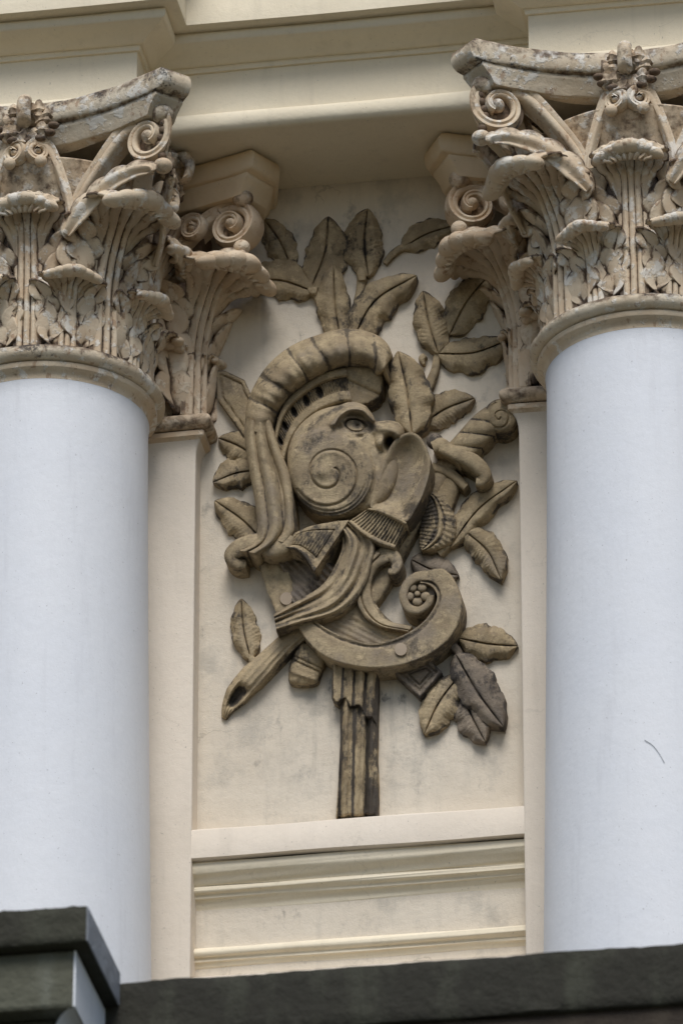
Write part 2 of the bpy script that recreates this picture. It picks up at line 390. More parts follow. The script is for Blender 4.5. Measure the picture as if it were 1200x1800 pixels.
def acanthus(H, reach, W, n_leaflets=3, top=1., R=178., seed=0, flare=0.):
    """leaf in local coords (u, o, z): fluted stem, pairs of cut leaflets, curled-over top"""
    rnd = random.Random(seed)
    spine = np.array([(1, 0), (2, .2*H), (3, .45*H), (.10*reach+2, .66*H), (.30*reach, .83*H), (.58*reach, .955*H),
                      (.85*reach, .985*H), (1.03*reach, .93*H), (1.06*reach, .84*H), (.98*reach, .80*H)])
    sp = arclen(catmull(spine, 300), 400)
    Ls = np.linalg.norm(np.diff(sp, axis=0), axis=1).sum()
    tan = np.gradient(sp, axis=0); tan /= np.linalg.norm(tan, axis=1)[:, None]
    nrm = np.stack([tan[:, 1], -tan[:, 0]], 1)
    def surf(u, t, rel):
        idx = np.clip(t, 0, 1)*399; i0 = np.clip(idx.astype(int), 0, 398); f = idx-i0
        o = sp[i0, 0]*(1-f)+sp[i0+1, 0]*f+nrm[i0, 0]*rel; z = sp[i0, 1]*(1-f)+sp[i0+1, 1]*f+nrm[i0, 1]*rel
        o = o-u*u/(2*R)*(1-.2*t)
        z = z-smoothstep(.62, 1, t)*(np.clip(np.abs(u)/W, 0, 1.3)**2.2)*.085*H*(reach/max(reach, 60))
        return np.stack([u, o, z], -1)
    q_ = W/70
    nt_, ns_ = 110, 45
    t, s = np.meshgrid(np.linspace(0, 1, nt_), np.linspace(-1, 1, ns_), indexing='ij'); a = np.abs(s)
    env = np.interp(t, [0, .3, .52, .62, .72, .80, .90, 1], [.36, .36, .42, .62, 1.0*top, 1.06*top, .88*top, .45*top])*W
    env = env*(1-.08*(1-np.abs(np.sin(PI*(t*17)))**.6)*(t > .6))
    u = s*env; ua = np.abs(u)
    stemw = .33*W*(1-.25*t)
    core = np.exp(-(ua/stemw)**6)
    flutes = np.cos(2*PI*ua/(stemw*.60))*.5+.5
    fan = smoothstep(.52, .70, t)
    rel = (1-fan)*(5*q_+core*(3+8*flutes)*q_) + fan*(5+5.5*q_*np.abs(np.cos(PI*s*3.5))**.8+3*q_*a**3)
    rel += 3.5*smoothstep(.8, 1, t)*np.abs(np.cos(PI*s*3.5))
    P = surf(u, t, rel)
    soot_dark = .02+.9*(1-fan)*(1-flutes)**1.5*core+.5*(1-fan)*(a > .9)+.55*fan*(1-np.abs(np.cos(PI*s*3.5)))**1.2*(t < .86)+.10*smoothstep(.74, .9, t)*a  # darker in the flute grooves and between the fan ribs
    parts = [(P.reshape(-1, 3), grid_faces(nt_, ns_), soot_dark.ravel())]
    # leaflets
    rows = [(.02, .34, 11, 1.0), (.30, .33, 15, 1.05), (.56, .25, 26, .95)] if H > 200 else [(.02, .50, 11, .92), (.42, .40, 20, .92)]
    n1, n2 = 40, 17
    for sg in (1, -1):
        for (t0, ln, ang, wsc) in rows:
            an = math.radians(ang+rnd.uniform(-4, 4)); L = ln*Ls*rnd.uniform(.94, 1.05); wl = min(.42*W*wsc, .40*L)
            a_, b_ = np.meshgrid(np.linspace(0, 1, n1), np.linspace(-1, 1, n2), indexing='ij')
            nf = 2.1
            w_ = wl*np.sin(PI*np.clip(.08+.92*a_**.72, 0, 1))**.5
            w_ = np.where(a_ > .97, w_*.75, w_)
            cut = 1-np.abs(np.sin(PI*(a_*nf+.1)))**.55
            outer = (b_ > 0)
            w_ = w_*(1-.62*cut*np.where(outer, 1, .25))
            al = a_*L - 10*q_*cut*np.abs(b_)*0 + .18*L*np.abs(b_)**1.6*.5
            ac = b_*w_
            curve = an*(1+.35*a_)
            uu = .50*W*np.minimum(1, .75+a_) + al*np.sin(curve)+ac*np.cos(curve)
            ze = t0*Ls*.74+al*np.cos(curve)*1.0-ac*np.sin(curve)*.9
            tt = np.clip(ze/Ls, 0, .80)
            rib = np.abs(np.sin(PI*(a_*nf+.1)))**.7
            relf = 2+ (9*np.sin(PI*np.clip(a_, 0, 1)*.85)+5*np.abs(b_)**1.5*rib - 6*np.exp(-(b_/.16)**2) + 3.5*rib*np.abs(b_))*q_
            Q = surf(sg*np.maximum(uu, 2), tt, relf)
            kk = .05+.75*np.exp(-(b_/.17)**2)*(a_ < .9)+.7*np.exp(-(a_/.12)**2)+.5*(1-rib)*np.abs(b_)+.25*np.abs(b_)**10  # darker along the midrib, at the root and in the finger cuts
            parts.append((Q.reshape(-1, 3), grid_faces(n1, n2), kk.ravel()))
    V, F, K = merge(parts)
    return V, F, K, P.reshape(-1, 3)
def leaf_tip(P, W):
    """thick scalloped rolled edge of a leaf tip, along the leaf's own last rows"""
    G = P.reshape(110, 45, 3); parts = []
    n = 6
    for k in range(n):
        s_ = (k-(n-1)/2)/((n-1)/2)
        c = G[101, int(22+s_*19)]
        r = (.33-.06*abs(s_))*W
        q, f = sphere((0, 0, 0), 1, 12)
        q = q*(1+.05*np.sin(q[:, :1]*3+k))*np.array([r*1.05, r*.80, r*.62])
        q[:, 2] -= .25*q[:, 0]*s_*1.2
        parts.append((q+c+np.array([0, 1, 1.5]), f, np.clip(.06+.62*smoothstep(.1, .6, q[:, 2]/r), 0, 1)))
    return parts
def place(P, base, ndir):
    """local (u,o,z) -> capital coords; ndir horizontal outward (X,F)"""
    P = np.asarray(P, float).reshape(-1, 3)
    nx, nf = ndir; lx, lf = nf, -nx
    return np.stack([base[0]+P[:, 0]*lx+P[:, 1]*nx, base[1]+P[:, 0]*lf+P[:, 1]*nf, base[2]+P[:, 2]], 1)
def frame_path(path2, Sxy, Cxy):
    """(a, z, nu) in the vertical plane from S to C -> capital coords; nu along outward normal"""
    Sx = np.array(Sxy, float); Cx = np.array(Cxy, float); e = Cx-Sx; e /= np.linalg.norm(e)
    n = np.array([-e[1], e[0]])
    if n[1] < 0: n = -n
    P = np.asarray(path2, float)
    return np.stack([Sx[0]+e[0]*P[:, 0]+n[0]*P[:, 2], Sx[1]+e[1]*P[:, 0]+n[1]*P[:, 2], P[:, 1]], 1)
def volute(Sxy, Cxy, z0, zc, r0, width, th, turns=1.55, back=0., knob=True, lift=.62):
    L = math.hypot(Cxy[0]-Sxy[0], Cxy[1]-Sxy[1])
    # spiral, clockwise inward, starting up and left of the centre
    A = np.linspace(math.radians(128), math.radians(128)-2*PI*turns, 110)
    rr = np.linspace(0, 1, 110); rad = r0*(1-.78*rr**1.25)
    sp = np.stack([L+rad*np.cos(A), zc+rad*np.sin(A)], 1)
    s0 = sp[0]
    arm = catmull([(0, z0), (L*.08, z0+(s0[1]-z0)*.38), (s0[0]*.52, z0+(s0[1]-z0)*.76), (s0[0]*.82, z0+(s0[1]-z0)*.955), s0, sp[3]], 60)[:-9]
    cl = np.concatenate([arm, sp]); n = len(cl)
    tan = np.gradient(cl, axis=0); tan /= np.linalg.norm(tan, axis=1)[:, None]
    nr = np.stack([-tan[:, 1], tan[:, 0]], 1)
    k = np.linspace(0, 1, n)
    t_ = th*np.interp(k, [0, .28, .5, 1], [.8, 1.75, 1.05, .55])
    wd = width*np.interp(k, [0, .35, 1], [.7, 1, .8])
    fr = np.interp(k, [0, .45, 1], [0, 0, 8])                # spiral winds outward like a snail
    sec = [(-.5, -1), (-.5, -.12), (-.36, 0), (-.12, .03), (.05, -.06), (.2, .02), (.42, .03), (.5, -.1), (.62, -.35), (.62, -.7), (.5, -1)]
    P = np.zeros((n, len(sec), 3))
    for j, (r_, v_) in enumerate(sec):
        P[:, j, 0] = cl[:, 0]+nr[:, 0]*r_*t_; P[:, j, 1] = cl[:, 1]+nr[:, 1]*r_*t_
        P[:, j, 2] = v_*wd + fr + back
    parts = [(frame_path(P.reshape(-1, 3), Sxy, Cxy), grid_faces(n, len(sec)), np.full(n*len(sec), .14))]
    # back web of the spiral
    a = np.linspace(0, 2*PI, 40); rl = np.linspace(0, 1, 6)
    Q = np.zeros((6, 40, 3)); Q[..., 0] = L+np.outer(rl*r0*.98, np.cos(a)); Q[..., 1] = zc+np.outer(rl*r0*.98, np.sin(a)); Q[..., 2] = -width*.42+back+(1-rl[:, None])*10
    parts.append((frame_path(Q.reshape(-1, 3), Sxy, Cxy), grid_faces(6, 40), np.full(240, .5)))
    if knob:
        q, fq = sphere((0, 0, 0), 1, 12); q = q*np.array([r0*.26, r0*.26, width*.35])
        q = q+np.array([L+2, zc, -2+back]); 
        parts.append((frame_path(q, Sxy, Cxy), fq, np.full(len(q), .3)))
    return parts
def scroll_leaf(Sxy, Cxy, z0, z1, w, nu=6):
    """acanthus sheath that runs out beneath a volute, scalloped upper edge, ending in a round tip"""
    L = math.hypot(Cxy[0]-Sxy[0], Cxy[1]-Sxy[1])*1.0
    sp = arclen(catmull([(0, z0), (L*.18, z0+(z1-z0)*.42), (L*.5, z0+(z1-z0)*.86), (L*.82, z1), (L*1.02, z1-5), (L*1.06, z1-14)], 160), 90)
    n, m = 90, 21
    k = np.linspace(0, 1, n)[:, None]; s = np.linspace(0, 1, m)[None, :]
    up = 1-.22*(1-np.abs(np.sin(PI*k*5.5))**.7)
    hgt = w*np.interp(k, [0, .2, .7, .93, 1], [.5, 1.0, .8, .55, .2])*(1-(1-up)*2.2*np.clip(s-.45, 0, 1))
    tan = np.gradient(sp, axis=0); tan /= np.linalg.norm(tan, axis=1)[:, None]
    nr = np.stack([-tan[:, 1], tan[:, 0]], 1)
    P = np.zeros((n, m, 3))
    ang = (s-.45)*1.9
    P[..., 0] = sp[:, :1]+nr[:, :1]*hgt*(np.sin(ang)*.62)
    P[..., 1] = sp[:, 1:]+nr[:, 1:]*hgt*(np.sin(ang)*.62)
    P[..., 2] = hgt*(np.cos(ang)*.5)-hgt*.25+nu + 2.5*np.abs(np.sin(PI*k*5.5))*s + 3*np.cos(s*14)*(s < .6)
    return frame_path(P.reshape(-1, 3), Sxy, Cxy), grid_faces(n, m), (.15+.4*s**3+0*k).ravel()
def rosette(c, ndir, r, seed=3):
    rnd = random.Random(seed); parts = []
    for i in range(9):
        a = 2*PI*i/9+.2; q, fq = sphere((0, 0, 0), 1, 10)
        rr = r*(.30+.08*rnd.random())
        wob = 1+.20*np.sin(q[:, 0]*5+i)+.16*np.sin(q[:, 2]*8+i*2)+.10*np.sin(q[:, 1]*11+i)
        q = q*np.array([rr, rr*.75, rr])*wob[:, None]
        q = q+np.array([math.cos(a)*r*.72, 4+rnd.random()*5, math.sin(a)*r*.62 - (8 if math.sin(a) < -.3 else 0)])
        parts.append((place(q, c, ndir), fq, np.full(len(q), .35)))
    # drooping curled centre tongue
    cl = catmull([(0, 6, r*.75), (0, r*.55, r*.80), (0, r*.82, r*.35), (0, r*.72, -r*.25), (0, r*.50, -r*.45)], 30)
    A = np.linspace(0, 2*PI, 14)
    P = np.zeros((30, 14, 3)); rad = np.interp(np.linspace(0, 1, 30), [0, .3, .8, 1], [.16, .24, .26, .05])*r
    P[..., 0] = cl[:, :1]+rad[:, None]*np.cos(A)*1.1; P[..., 1] = cl[:, 1:2]+rad[:, None]*np.sin(A)*.8*1; P[..., 2] = cl[:, 2:]+rad[:, None]*np.sin(A)*.5
    parts.append((place(P.reshape(-1, 3), c, ndir), grid_faces(30, 14), np.full(420, .3)))
    # lower scalloped lip
    for i in range(7):
        a = PI+PI*i/6; q, fq = sphere((0, 0, 0), 1, 8)
        q = q*np.array([r*.24, r*.2, r*.14])+np.array([math.cos(a)*r*1.05, 10, math.sin(a)*r*.62-r*.28])
        parts.append((place(q, c, ndir), fq, np.full(len(q), .6)))
    return parts
def abacus_parts(outline_fn, zb, z1, cname='abacus'):
    """outline_fn(o) -> closed plan polyline (X,F); profile bottom -> top"""
    prof = [(-60, zb), (-30, zb), (-28, zb+2), (-24, zb+14), (-16, zb+26), (-14, zb+29), (-14, zb+36), (-10, zb+37)] + \
        [(-8+9*math.sin(a), zb+37+(z1-zb-37)*(.5-.5*math.cos(a))) for a in np.linspace(.1, PI, 12)] + [(-40, z1)]
    n = len(outline_fn(0)); P = np.zeros((len(prof), n, 3)); K = np.zeros((len(prof), n))
    for i, (o, z) in enumerate(prof):
        q = np.array(outline_fn(o)); P[i, :, :2] = q; P[i, :, 2] = z + .8*np.sin(q[:, 0]*.07+i); K[i] = .10+.28*smoothstep(zb+34, z1, z)+.3*math.exp(-((z-zb-36)/3)**2)
    return P.reshape(-1, 3), grid_faces(len(prof), n, closed_s=True), K.ravel()

ABH = 78.
ZC_TOP = ZT-ZA                 # capital-coords abacus top
ZB = 12.                       # top of astragal
print('capital height', ZC_TOP)
R0 = 178.
# ---- column
def build_column():
    root = thing('column', 'white column shaft at the left edge under a peeling leafy capital', 'column', (XL*S, -D_COL*S, ZFLOOR*S), 'white columns with leafy capitals')
    W = lambda P: cap_world(P, XL, D_COL)
    zlow = ZFLOOR-ZA
    prof = [(R0+13, -20), (R0+12, -27), (R0+6, -30), (R0+3, -38), (R0+.8, -52), (R0, -72)]
    for i in range(1, 41):
        k = i/40; prof.append((R0+34*k**1.25, -72+(zlow+150+72)*k))
    V, F = lathe(prof[3:], 160); mesh_obj('shaft', W(V), F, M['white'], root)
    V, F = lathe([(R0+2, -46)]+[(R0+3.5, -38), (R0+7, -32), (R0+14, -29), (R0+15, -28), (R0+15.5, -19), (R0+13, -17.5)], 160)
    mesh_obj('neck_fillet', W(V), F, M['capital'], root, np.full(len(V), .15))
    tor = [(R0+12+17*math.sin(a)*1.0, -2-15*math.cos(a)) for a in np.linspace(0, PI, 16)]+[(R0-20, 13)]
    V, F = lathe(tor, 160)
    V = V*(1+.004*np.sin(V[:, :1]*.11)*np.cos(V[:, 1:2]*.13))
    mesh_obj('astragal', W(V), F, M['abacus'], root, np.tile(np.interp(np.arange(17), [0, 5, 9, 13, 16], [.1, .15, .35, .5, .2])[:, None], (1, 160)).ravel())
    V, F = lathe([(R0+34, zlow+150), (R0+60, zlow+140), (R0+66, zlow+110), (R0+60, zlow+80), (R0+80, zlow+70), (R0+86, zlow+40), (R0+80, zlow+10), (R0+80, zlow)], 96)
    mesh_obj('base', W(V), F, M['white'], root)
    bell = catmull([(R0-14, 8), (R0-12, 120), (R0-6, 230), (R0+8, 310), (R0+24, 350), (R0+34, 372), (R0+34, 382), (R0, 388)], 40)
    V, F = lathe(bell, 96); mesh_obj('bell', W(V), F, M['capital'], root, np.where(V[:, 2] < 300, 1.1, .3))  # bell darker below its lip
    zab = ZC_TOP-ABH
    def leaf(theta, H, reach, Wd, seed, n_l=3, r=R0-8):
        th = math.radians(theta); nd = (math.sin(th), math.cos(th)); base = (r*nd[0], r*nd[1], ZB)
        P, F, K, sp = acanthus(H, reach, Wd, n_l, seed=seed)
        o = mesh_obj('acanthus_leaf', W(place(P, base, nd)), F, M['capital'], root, K, solid=5)
        V, F, K = merge(leaf_tip(sp, Wd))
        mesh_obj('curled_tip', W(place(V, base, nd)), F, M['capital'], o, K)
    for th in (-112.5, -67.5, -22.5, 22.5, 67.5, 112.5): leaf(th, 146, 66, 56, int(th))
    for th in (-90, 0, 90): leaf(th, 300, 74, 66, int(th), 3)
    for th in (-45, 45): leaf(th, 292, 134, 86, int(th), 3)
    zc = ZC_TOP-112
    for sgn in (1, -1):
        for face in (0, 1):
            # face 0: front; face 1: side (mirror across the diagonal)
            def mir(p):
                p = (sgn*p[0], p[1])
                return p if face == 0 else (sgn*abs(p[1]), sgn*p[0]*1.0)
            def conv(P):
                P = np.array(P); mm = P[:, 0] > P[:, 1]-1.5
                av = (P[:, 0]+P[:, 1])/2; P[mm, 0] = av[mm]-.7; P[mm, 1] = av[mm]+.8
                if face == 1: P = P[:, [1, 0, 2]]
                if sgn < 0: P = P*np.array([-1, 1, 1])
                return P
            s_ = (74, 186); c_ = (222, 246)
            V, F, K = merge(volute(s_, c_, 232, zc, 50, 42, 20, 1.5))
            mesh_obj('volute', W(conv(V)), F, M['capital'], root, K)
            V, F, K = scroll_leaf((74, 190), (232, 250), 224, 312, 52, 8)
            mesh_obj('scroll_leaf', W(conv(V)), F, M['capital'], root, K, solid=5)
            if face == 0 or True:
                V, F, K = merge(volute((80, 194), (24, 222), 232, ZC_TOP-106, 21, 20, 12, 1.25))
                h = mesh_obj('helix', W(conv(V)), F, M['capital'], root, K)
                V, F, K = merge([sphere((28, 226, ZC_TOP-130), 11, 10)+(None,)])
                mesh_obj('bud', W(conv(V)), F, M['capital'], h, K)
            # stalk between the upper leaves
            st = lathe([(10, 0), (9, 50), (10, 66), (15, 74), (12, 82), (18, 90), (15, 104), (9, 112)], 20)
            fl = lathe([(9, 108), (14, 122), (20, 150), (30, 168), (20, 172), (8, 160)], 24)
            fv = fl[0]*np.array([1.25, .8, 1]); 
            th = math.radians(22.5); bb = ((R0+2)*math.sin(th), (R0+2)*math.cos(th), 108)
            V, F, K = merge([(st[0]+np.array(bb), st[1]), (fv+np.array(bb)+np.array([0, 6, -6]), fl[1])])
            mesh_obj('stalk', W(conv(V)), F, M['capital'], root, K+.2)
        V, F, K = merge([sphere((sgn*250, 250, ZC_TOP-ABH+6), 20, 12, (1, 1, .9))+(None,)])
        mesh_obj('corner_ball', W(V), F, M['abacus'], root, K+.35)
        V, F, K = merge([sphere((sgn*252, 252, ZC_TOP-178), 17, 12, (1, 1, .8))+(None,)])
        mesh_obj('corner_bud', W(V), F, M['capital'], root, K+.2)
        # beaded seam between the two volutes of a corner
        V, F, K = merge([sphere((sgn*(249+4*math.cos(k)), 249+4*math.cos(k), ZC_TOP-92-k*13), 8, 8)+(None,) for k in range(6)])
        mesh_obj('volute_seam', W(V), F, M['capital'], root, K+.6)
    def outl(o):
        c, cut, mid = 291+o*1.25, 30, 212+o
        pts = []
        A = (-(c+cut), c-cut); B = ((c+cut), c-cut)
        # one side from (-c+cut', c) to (c-cut', c): concave
        x0 = c-cut; y0 = c+cut*.35
        for q in range(4):
            cs, sn = [(1, 0), (0, -1), (-1, 0), (0, 1)][q]
            xs = np.linspace(-x0, x0, 25)
            ys = mid+(y0-mid)*(np.abs(xs)/x0)**1.9
            for x, y in zip(xs, ys): pts.append((x*cs+y*(-sn)*-1 if False else x*cs - y*sn, x*sn + y*cs))
        return [(p[0], p[1]) for p in pts]
    V, F, K = abacus_parts(lambda o: outl(o), zab, ZC_TOP-.5)
    V, F = V, F
    mesh_obj('abacus', W(V), F, M['abacus'], root, K)
    for nd in ((0, 1), (1, 0), (-1, 0)):
        V, F, K = merge(rosette((nd[0]*212, nd[1]*212, ZC_TOP-44), nd, 46))
        mesh_obj('flower', W(V), F, M['capital'], root, K)
    return root
def outl_test(): pass
col = build_column()
col2 = copy_tree(col); col2.location.x = XR*S
col2['label'] = 'white column shaft at the right edge under a peeling leafy capital'

def on_shaft(px, py, r_off=1.2):
    d = D_COL+R0
    for _ in range(12):
        p = un(px, py, d); k = max(0, (-72-(p[2]-ZA))/(-72-(ZFLOOR-ZA+150))); R = R0+34*k**1.25+r_off
        d = D_COL+math.sqrt(max(1, R*R-(p[0]-XR)**2))
    return p
sc_ = np.array([on_shaft(x, y) for x, y in catmull([(1132, 1301), (1146, 1310), (1158, 1325), (1167, 1341)], 16)])
V = np.concatenate([sc_+np.array([0, 0, .6]), sc_-np.array([.3, 0, .6])])*S
mesh_obj('scratch', V, [(i, i+1, 17+i, 16+i) for i in range(15)], M['ledge_pale'], col2, smooth=False)

# ---- pilaster behind each column
def build_pilaster(sgn):
    """modelled for the left one (panel to its right); mirrored with sgn"""
    root = thing('pilaster', 'flat cream pilaster behind the %s column, with a leafy capital tucked under the soffit' % ('left' if sgn > 0 else 'right'),
                 'pilaster', ((XL if sgn > 0 else XR)*S, -D_PIL*S, ZFLOOR*S), 'flat pilasters behind the columns')
    XC = XL if sgn > 0 else XR
    def W(P):
        P = np.array(P, float).reshape(-1, 3)
        if sgn < 0: P = P*np.array([-1, 1, 1])
        return cap_world(P, XC, D_PIL)
    # shaft: rounded arris
    zlow = ZFLOOR-ZA
    def plan(o, r=3.):
        w_ = PW+o; pts = [(-w_, -60), (-w_, o-r)]
        pts += [(-w_+r-r*math.cos(a), o-r+r*math.sin(a)) for a in np.linspace(0, PI/2, 5)]
        pts += [(x, o) for x in np.linspace(-w_+r+2, w_-r-2, 30)]
        pts += [(w_-r+r*math.sin(a), o-r+r*math.cos(a)) for a in np.linspace(0, PI/2, 5)]
        pts += [(w_, o-r), (w_, -60)]
        return pts
    def sweep_plan(rows):
        n = len(plan(0)); P = np.zeros((len(rows), n, 3))
        for i, (o, z) in enumerate(rows):
            P[i, :, :2] = plan(o, 3+max(0, o)*.1); P[i, :, 2] = z+.6*np.sin(P[i, :, 0]*.03)
        return P.reshape(-1, 3), grid_faces(len(rows), n)
    V, F = sweep_plan([(0, z) for z in np.linspace(zlow, -74, 24)]+[(1, -58), (4, -46), (9, -38)])
    mesh_obj('shaft', W(V), F, M['pilaster'], root)
    V, F = sweep_plan([(9, -38), (15, -34), (17, -33), (17.5, -24), (15, -22), (10, -20)])
    mesh_obj('neck_fillet', W(V), F, M['pcapital'], root)
    V, F = sweep_plan([(14+17*math.sin(a), -6-14*math.cos(a)) for a in np.linspace(0, PI, 12)]+[(-10, 9)])
    mesh_obj('astragal', W(V), F, M['pcapital'], root, np.full(len(V), .3))
    V, F = sweep_plan([(-12, 5), (-10, 200), (0, 320), (16, 380), (16, 392), (-20, 393)])
    mesh_obj('bell', W(V), F, M['pcapital'], root, np.full(len(V), .6))
    def leaf(base, nd, H, reach, Wd, seed, R=900):
        nd = np.array(nd, float); nd /= np.linalg.norm(nd)
        P, F, K, sp = acanthus(H, reach, Wd, 3, seed=seed, R=R, top=1.2 if H > 200 else 1)
        o = mesh_obj('acanthus_leaf', W(place(P, (base[0], base[1], 8), nd)), F, M['pcapital'], root, K*.7, solid=5)
        V, F, K = merge(leaf_tip(sp, Wd))
        mesh_obj('curled_tip', W(place(V, (base[0], base[1], 8), nd)), F, M['pcapital'], o, K*.6)
    leaf((PW-10, -8), (1, .85), 296, 140, 84, 3, 150)
    leaf((PW-66, -6), (.1, 1), 146, 60, 50, 4)
    leaf((-PW+6, -6), (-1, .85), 296, 140, 84, 5, 120)
    leaf((PW-6, -46), (1, 0), 146, 44, 40, 6)
    leaf((-PW+6, -46), (-1, 0), 146, 44, 40, 6)
    zc = ZC_TOP-124
    for m in (1, -1):
        V, F, K = merge(volute((PW-90, 8), (PW+68, 52), 225, zc, 42, 46, 17))
        mesh_obj('volute', W(V*np.array([m, 1, 1])), F, M['pcapital'], root, K*.8)
        V, F, K = merge(volute((PW-84, 14), (PW-6, 44), 232, ZC_TOP-118, 24, 20, 11, 1.3))
        mesh_obj('helix', W(V*np.array([m, 1, 1])), F, M['pcapital'], root, K*.7)
        V, F, K = scroll_leaf((PW-84, 14), (PW+92, 62), 228, 300, 34, 8)
        mesh_obj('scroll_leaf', W(V*np.array([m, 1, 1])), F, M['pcapital'], root, K, solid=5)
        V, F, K = merge([sphere((m*(PW+92), 66, ZC_TOP-182), 15, 12)+(None,)])
        mesh_obj('corner_bud', W(V), F, M['pcapital'], root, K)
        V, F, K = merge([sphere((m*(PW+92), 58, ZC_TOP-ABH+2), 19, 12, (1, 1, .9))+(None,)])
        mesh_obj('corner_ball', W(V), F, M['pcapital'], root, K+.3)
    def outl(o):
        cx, cf = 387+o, 93+o
        q = [(-cx+10, -60), (-cx-14, cf-46), (-cx+22, cf+14)]
        xs = np.linspace(-cx+24, cx-24, 31); ys = 40+o+(cf+14-40-o)*(np.abs(xs)/(cx-24))**2.4
        q += list(zip(xs, ys)); q += [(cx-22, cf+14), (cx+14, cf-46), (cx-10, -60)]
        return q
    V, F, K = abacus_parts(outl, ZC_TOP-ABH, ZC_TOP-.5)
    mesh_obj('abacus', W(V), F, M['cream_shade'], root, K*0, smooth=True)
    return root
build_pilaster(1); build_pilaster(-1)
#RELIEF#
# ------------------------------------------------------------------ the carved trophy on the panel
TRO = thing('trophy_relief', 'carved stone trophy of plumed helmet, sword and laurel sprays on the sunken panel', 'relief', tuple(u1(620, 900, 0)))
def sheet(name, P, mat, parent=TRO, soot_dark=None, back=-1., skirt=True):
    """P (n, m, 3) of (px, py, d): front surface; sides run straight back to the panel"""
    n, m = P.shape[:2]; V = U(P).reshape(-1, 3); F = grid_faces(n, m); K = np.zeros(n*m) if soot_dark is None else np.asarray(soot_dark, float).ravel()
    if skirt:
        loop = [j for j in range(m)]+[i*m+m-1 for i in range(1, n)]+[(n-1)*m+j for j in range(m-2, -1, -1)]+[i*m for i in range(n-2, 0, -1)]
        V, F, K = add_skirt(V, F, K, loop, back)
    return mesh_obj(name, V, F, mat, parent, K)
def add_skirt(V, F, K, loop, back):
    L = len(loop); a = V[loop]; b = a.copy(); b[:, 1] = -back*S
    mid = a*.5+b*.5
    n0 = len(V); V = np.concatenate([V, a, mid, b]); K = np.concatenate([K, K[loop], K[loop]*.6+.1, np.full(L, .2)])
    for r in range(2):
        for i in range(L):
            j = (i+1) % L; F.append((n0+r*L+i, n0+r*L+j, n0+(r+1)*L+j, n0+(r+1)*L+i))
    return V, F, K
def seg_dist(x, y, pts):
    d = np.full(np.shape(x), 1e9)
    for (x0, y0), (x1, y1) in zip(pts[:-1], pts[1:]):
        dx, dy = x1-x0, y1-y0; t = np.clip(((x-x0)*dx+(y-y0)*dy)/(dx*dx+dy*dy+1e-9), 0, 1)
        d = np.minimum(d, np.hypot(x-x0-t*dx, y-y0-t*dy))
    return d
def gau(x, y, cx, cy, sx, sy, rot=0.):
    c, s_ = math.cos(rot), math.sin(rot); u = (x-cx)*c+(y-cy)*s_; v = -(x-cx)*s_+(y-cy)*c
    return np.exp(-(u/sx)**2-(v/sy)**2)
def ridge(x, y, pts, sig, closed=False):
    pts = [tuple(p) for p in catmull(pts+([pts[0]] if closed else []), 12*len(pts))]
    return np.exp(-(seg_dist(x, y, pts)/sig)**2)
def plate(name, outline, fn, mat, parent=TRO, h=3., smooth_=True, sootf=None, back=-1.):
    """outline traced in (px, py); fn(x, y, e) -> d, e = distance to the edge"""
    o = catmull(outline, max(24, int(sum(math.dist(a, b) for a, b in zip(outline, outline[1:]+outline[:1]))/h)), True) if smooth_ else \
        arclen(np.array(outline+[outline[0]], float), max(12, int(sum(math.dist(a, b) for a, b in zip(outline, outline[1:]+outline[:1]))/h)))[:-1]
    x0, y0 = o.min(0); x1, y1 = o.max(0)
    gx, gy = np.meshgrid(np.arange(x0, x1, h), np.arange(y0, y1, h*.87)); gx = gx+((np.arange(gx.shape[0]) % 2)*h*.5)[:, None]
    gx, gy = gx.ravel(), gy.ravel()
    ins = np.zeros(len(gx), bool); n = len(o)
    for i in range(n):
        (xa, ya), (xb_, yb_) = o[i], o[(i+1) % n]
        c = ((ya > gy) != (yb_ > gy)) & (gx < (xb_-xa)*(gy-ya)/(yb_-ya+1e-12)+xa); ins ^= c
    loop = [tuple(p) for p in o]+[tuple(o[0])]
    e = seg_dist(gx, gy, loop); k = ins & (e > h*.55); gx, gy, e = gx[k], gy[k], e[k]
    pts = [Vector(p) for p in o]+[Vector((a, b)) for a, b in zip(gx, gy)]
    vo, eo, fo, ov, _, _ = delaunay_2d_cdt(pts, [], [list(range(n))], 1, 1e-5)
    X = np.array([v.x for v in vo]); Y = np.array([v.y for v in vo]); E = seg_dist(X, Y, loop)
    D = fn(X, Y, E); K = sootf(X, Y, E) if sootf else .45*np.exp(-E/3.)
    V = U(np.stack([X, Y, D], 1)); F = [tuple(f) for f in fo]
    inv = {}
    for i, l in enumerate(ov):
        for q in l:
            if q < n: inv[q] = i
    lp = [inv[i] for i in range(n) if i in inv]
    V, F, K = add_skirt(V, F, np.asarray(K, float), lp, back)
    return mesh_obj(name, V, F, mat, parent, K)
def pillow(E, w, h): return h*(1-(1-np.clip(E/w, 0, 1))**2)**.5
def band(name, A, B, fn, mat, parent=TRO, nt_=60, ns_=24, soot_dark=None, back=-1.):
    """loft between two traced lines; fn(t, s) -> d"""
    a = arclen(catmull(A, 200), nt_); b = arclen(catmull(B, 200), nt_)
    s_ = np.linspace(0, 1, ns_); T_, S_ = np.meshgrid(np.linspace(0, 1, nt_), s_, indexing='ij')
    P = np.zeros((nt_, ns_, 3)); P[..., :2] = a[:, None]*(1-S_[..., None])+b[:, None]*S_[..., None]
    P[..., 2] = fn(T_, S_)
    K = soot_dark(T_, S_) if soot_dark else .35*(np.abs(2*S_-1)**6)
    return sheet(name, P, mat, parent, K, back)
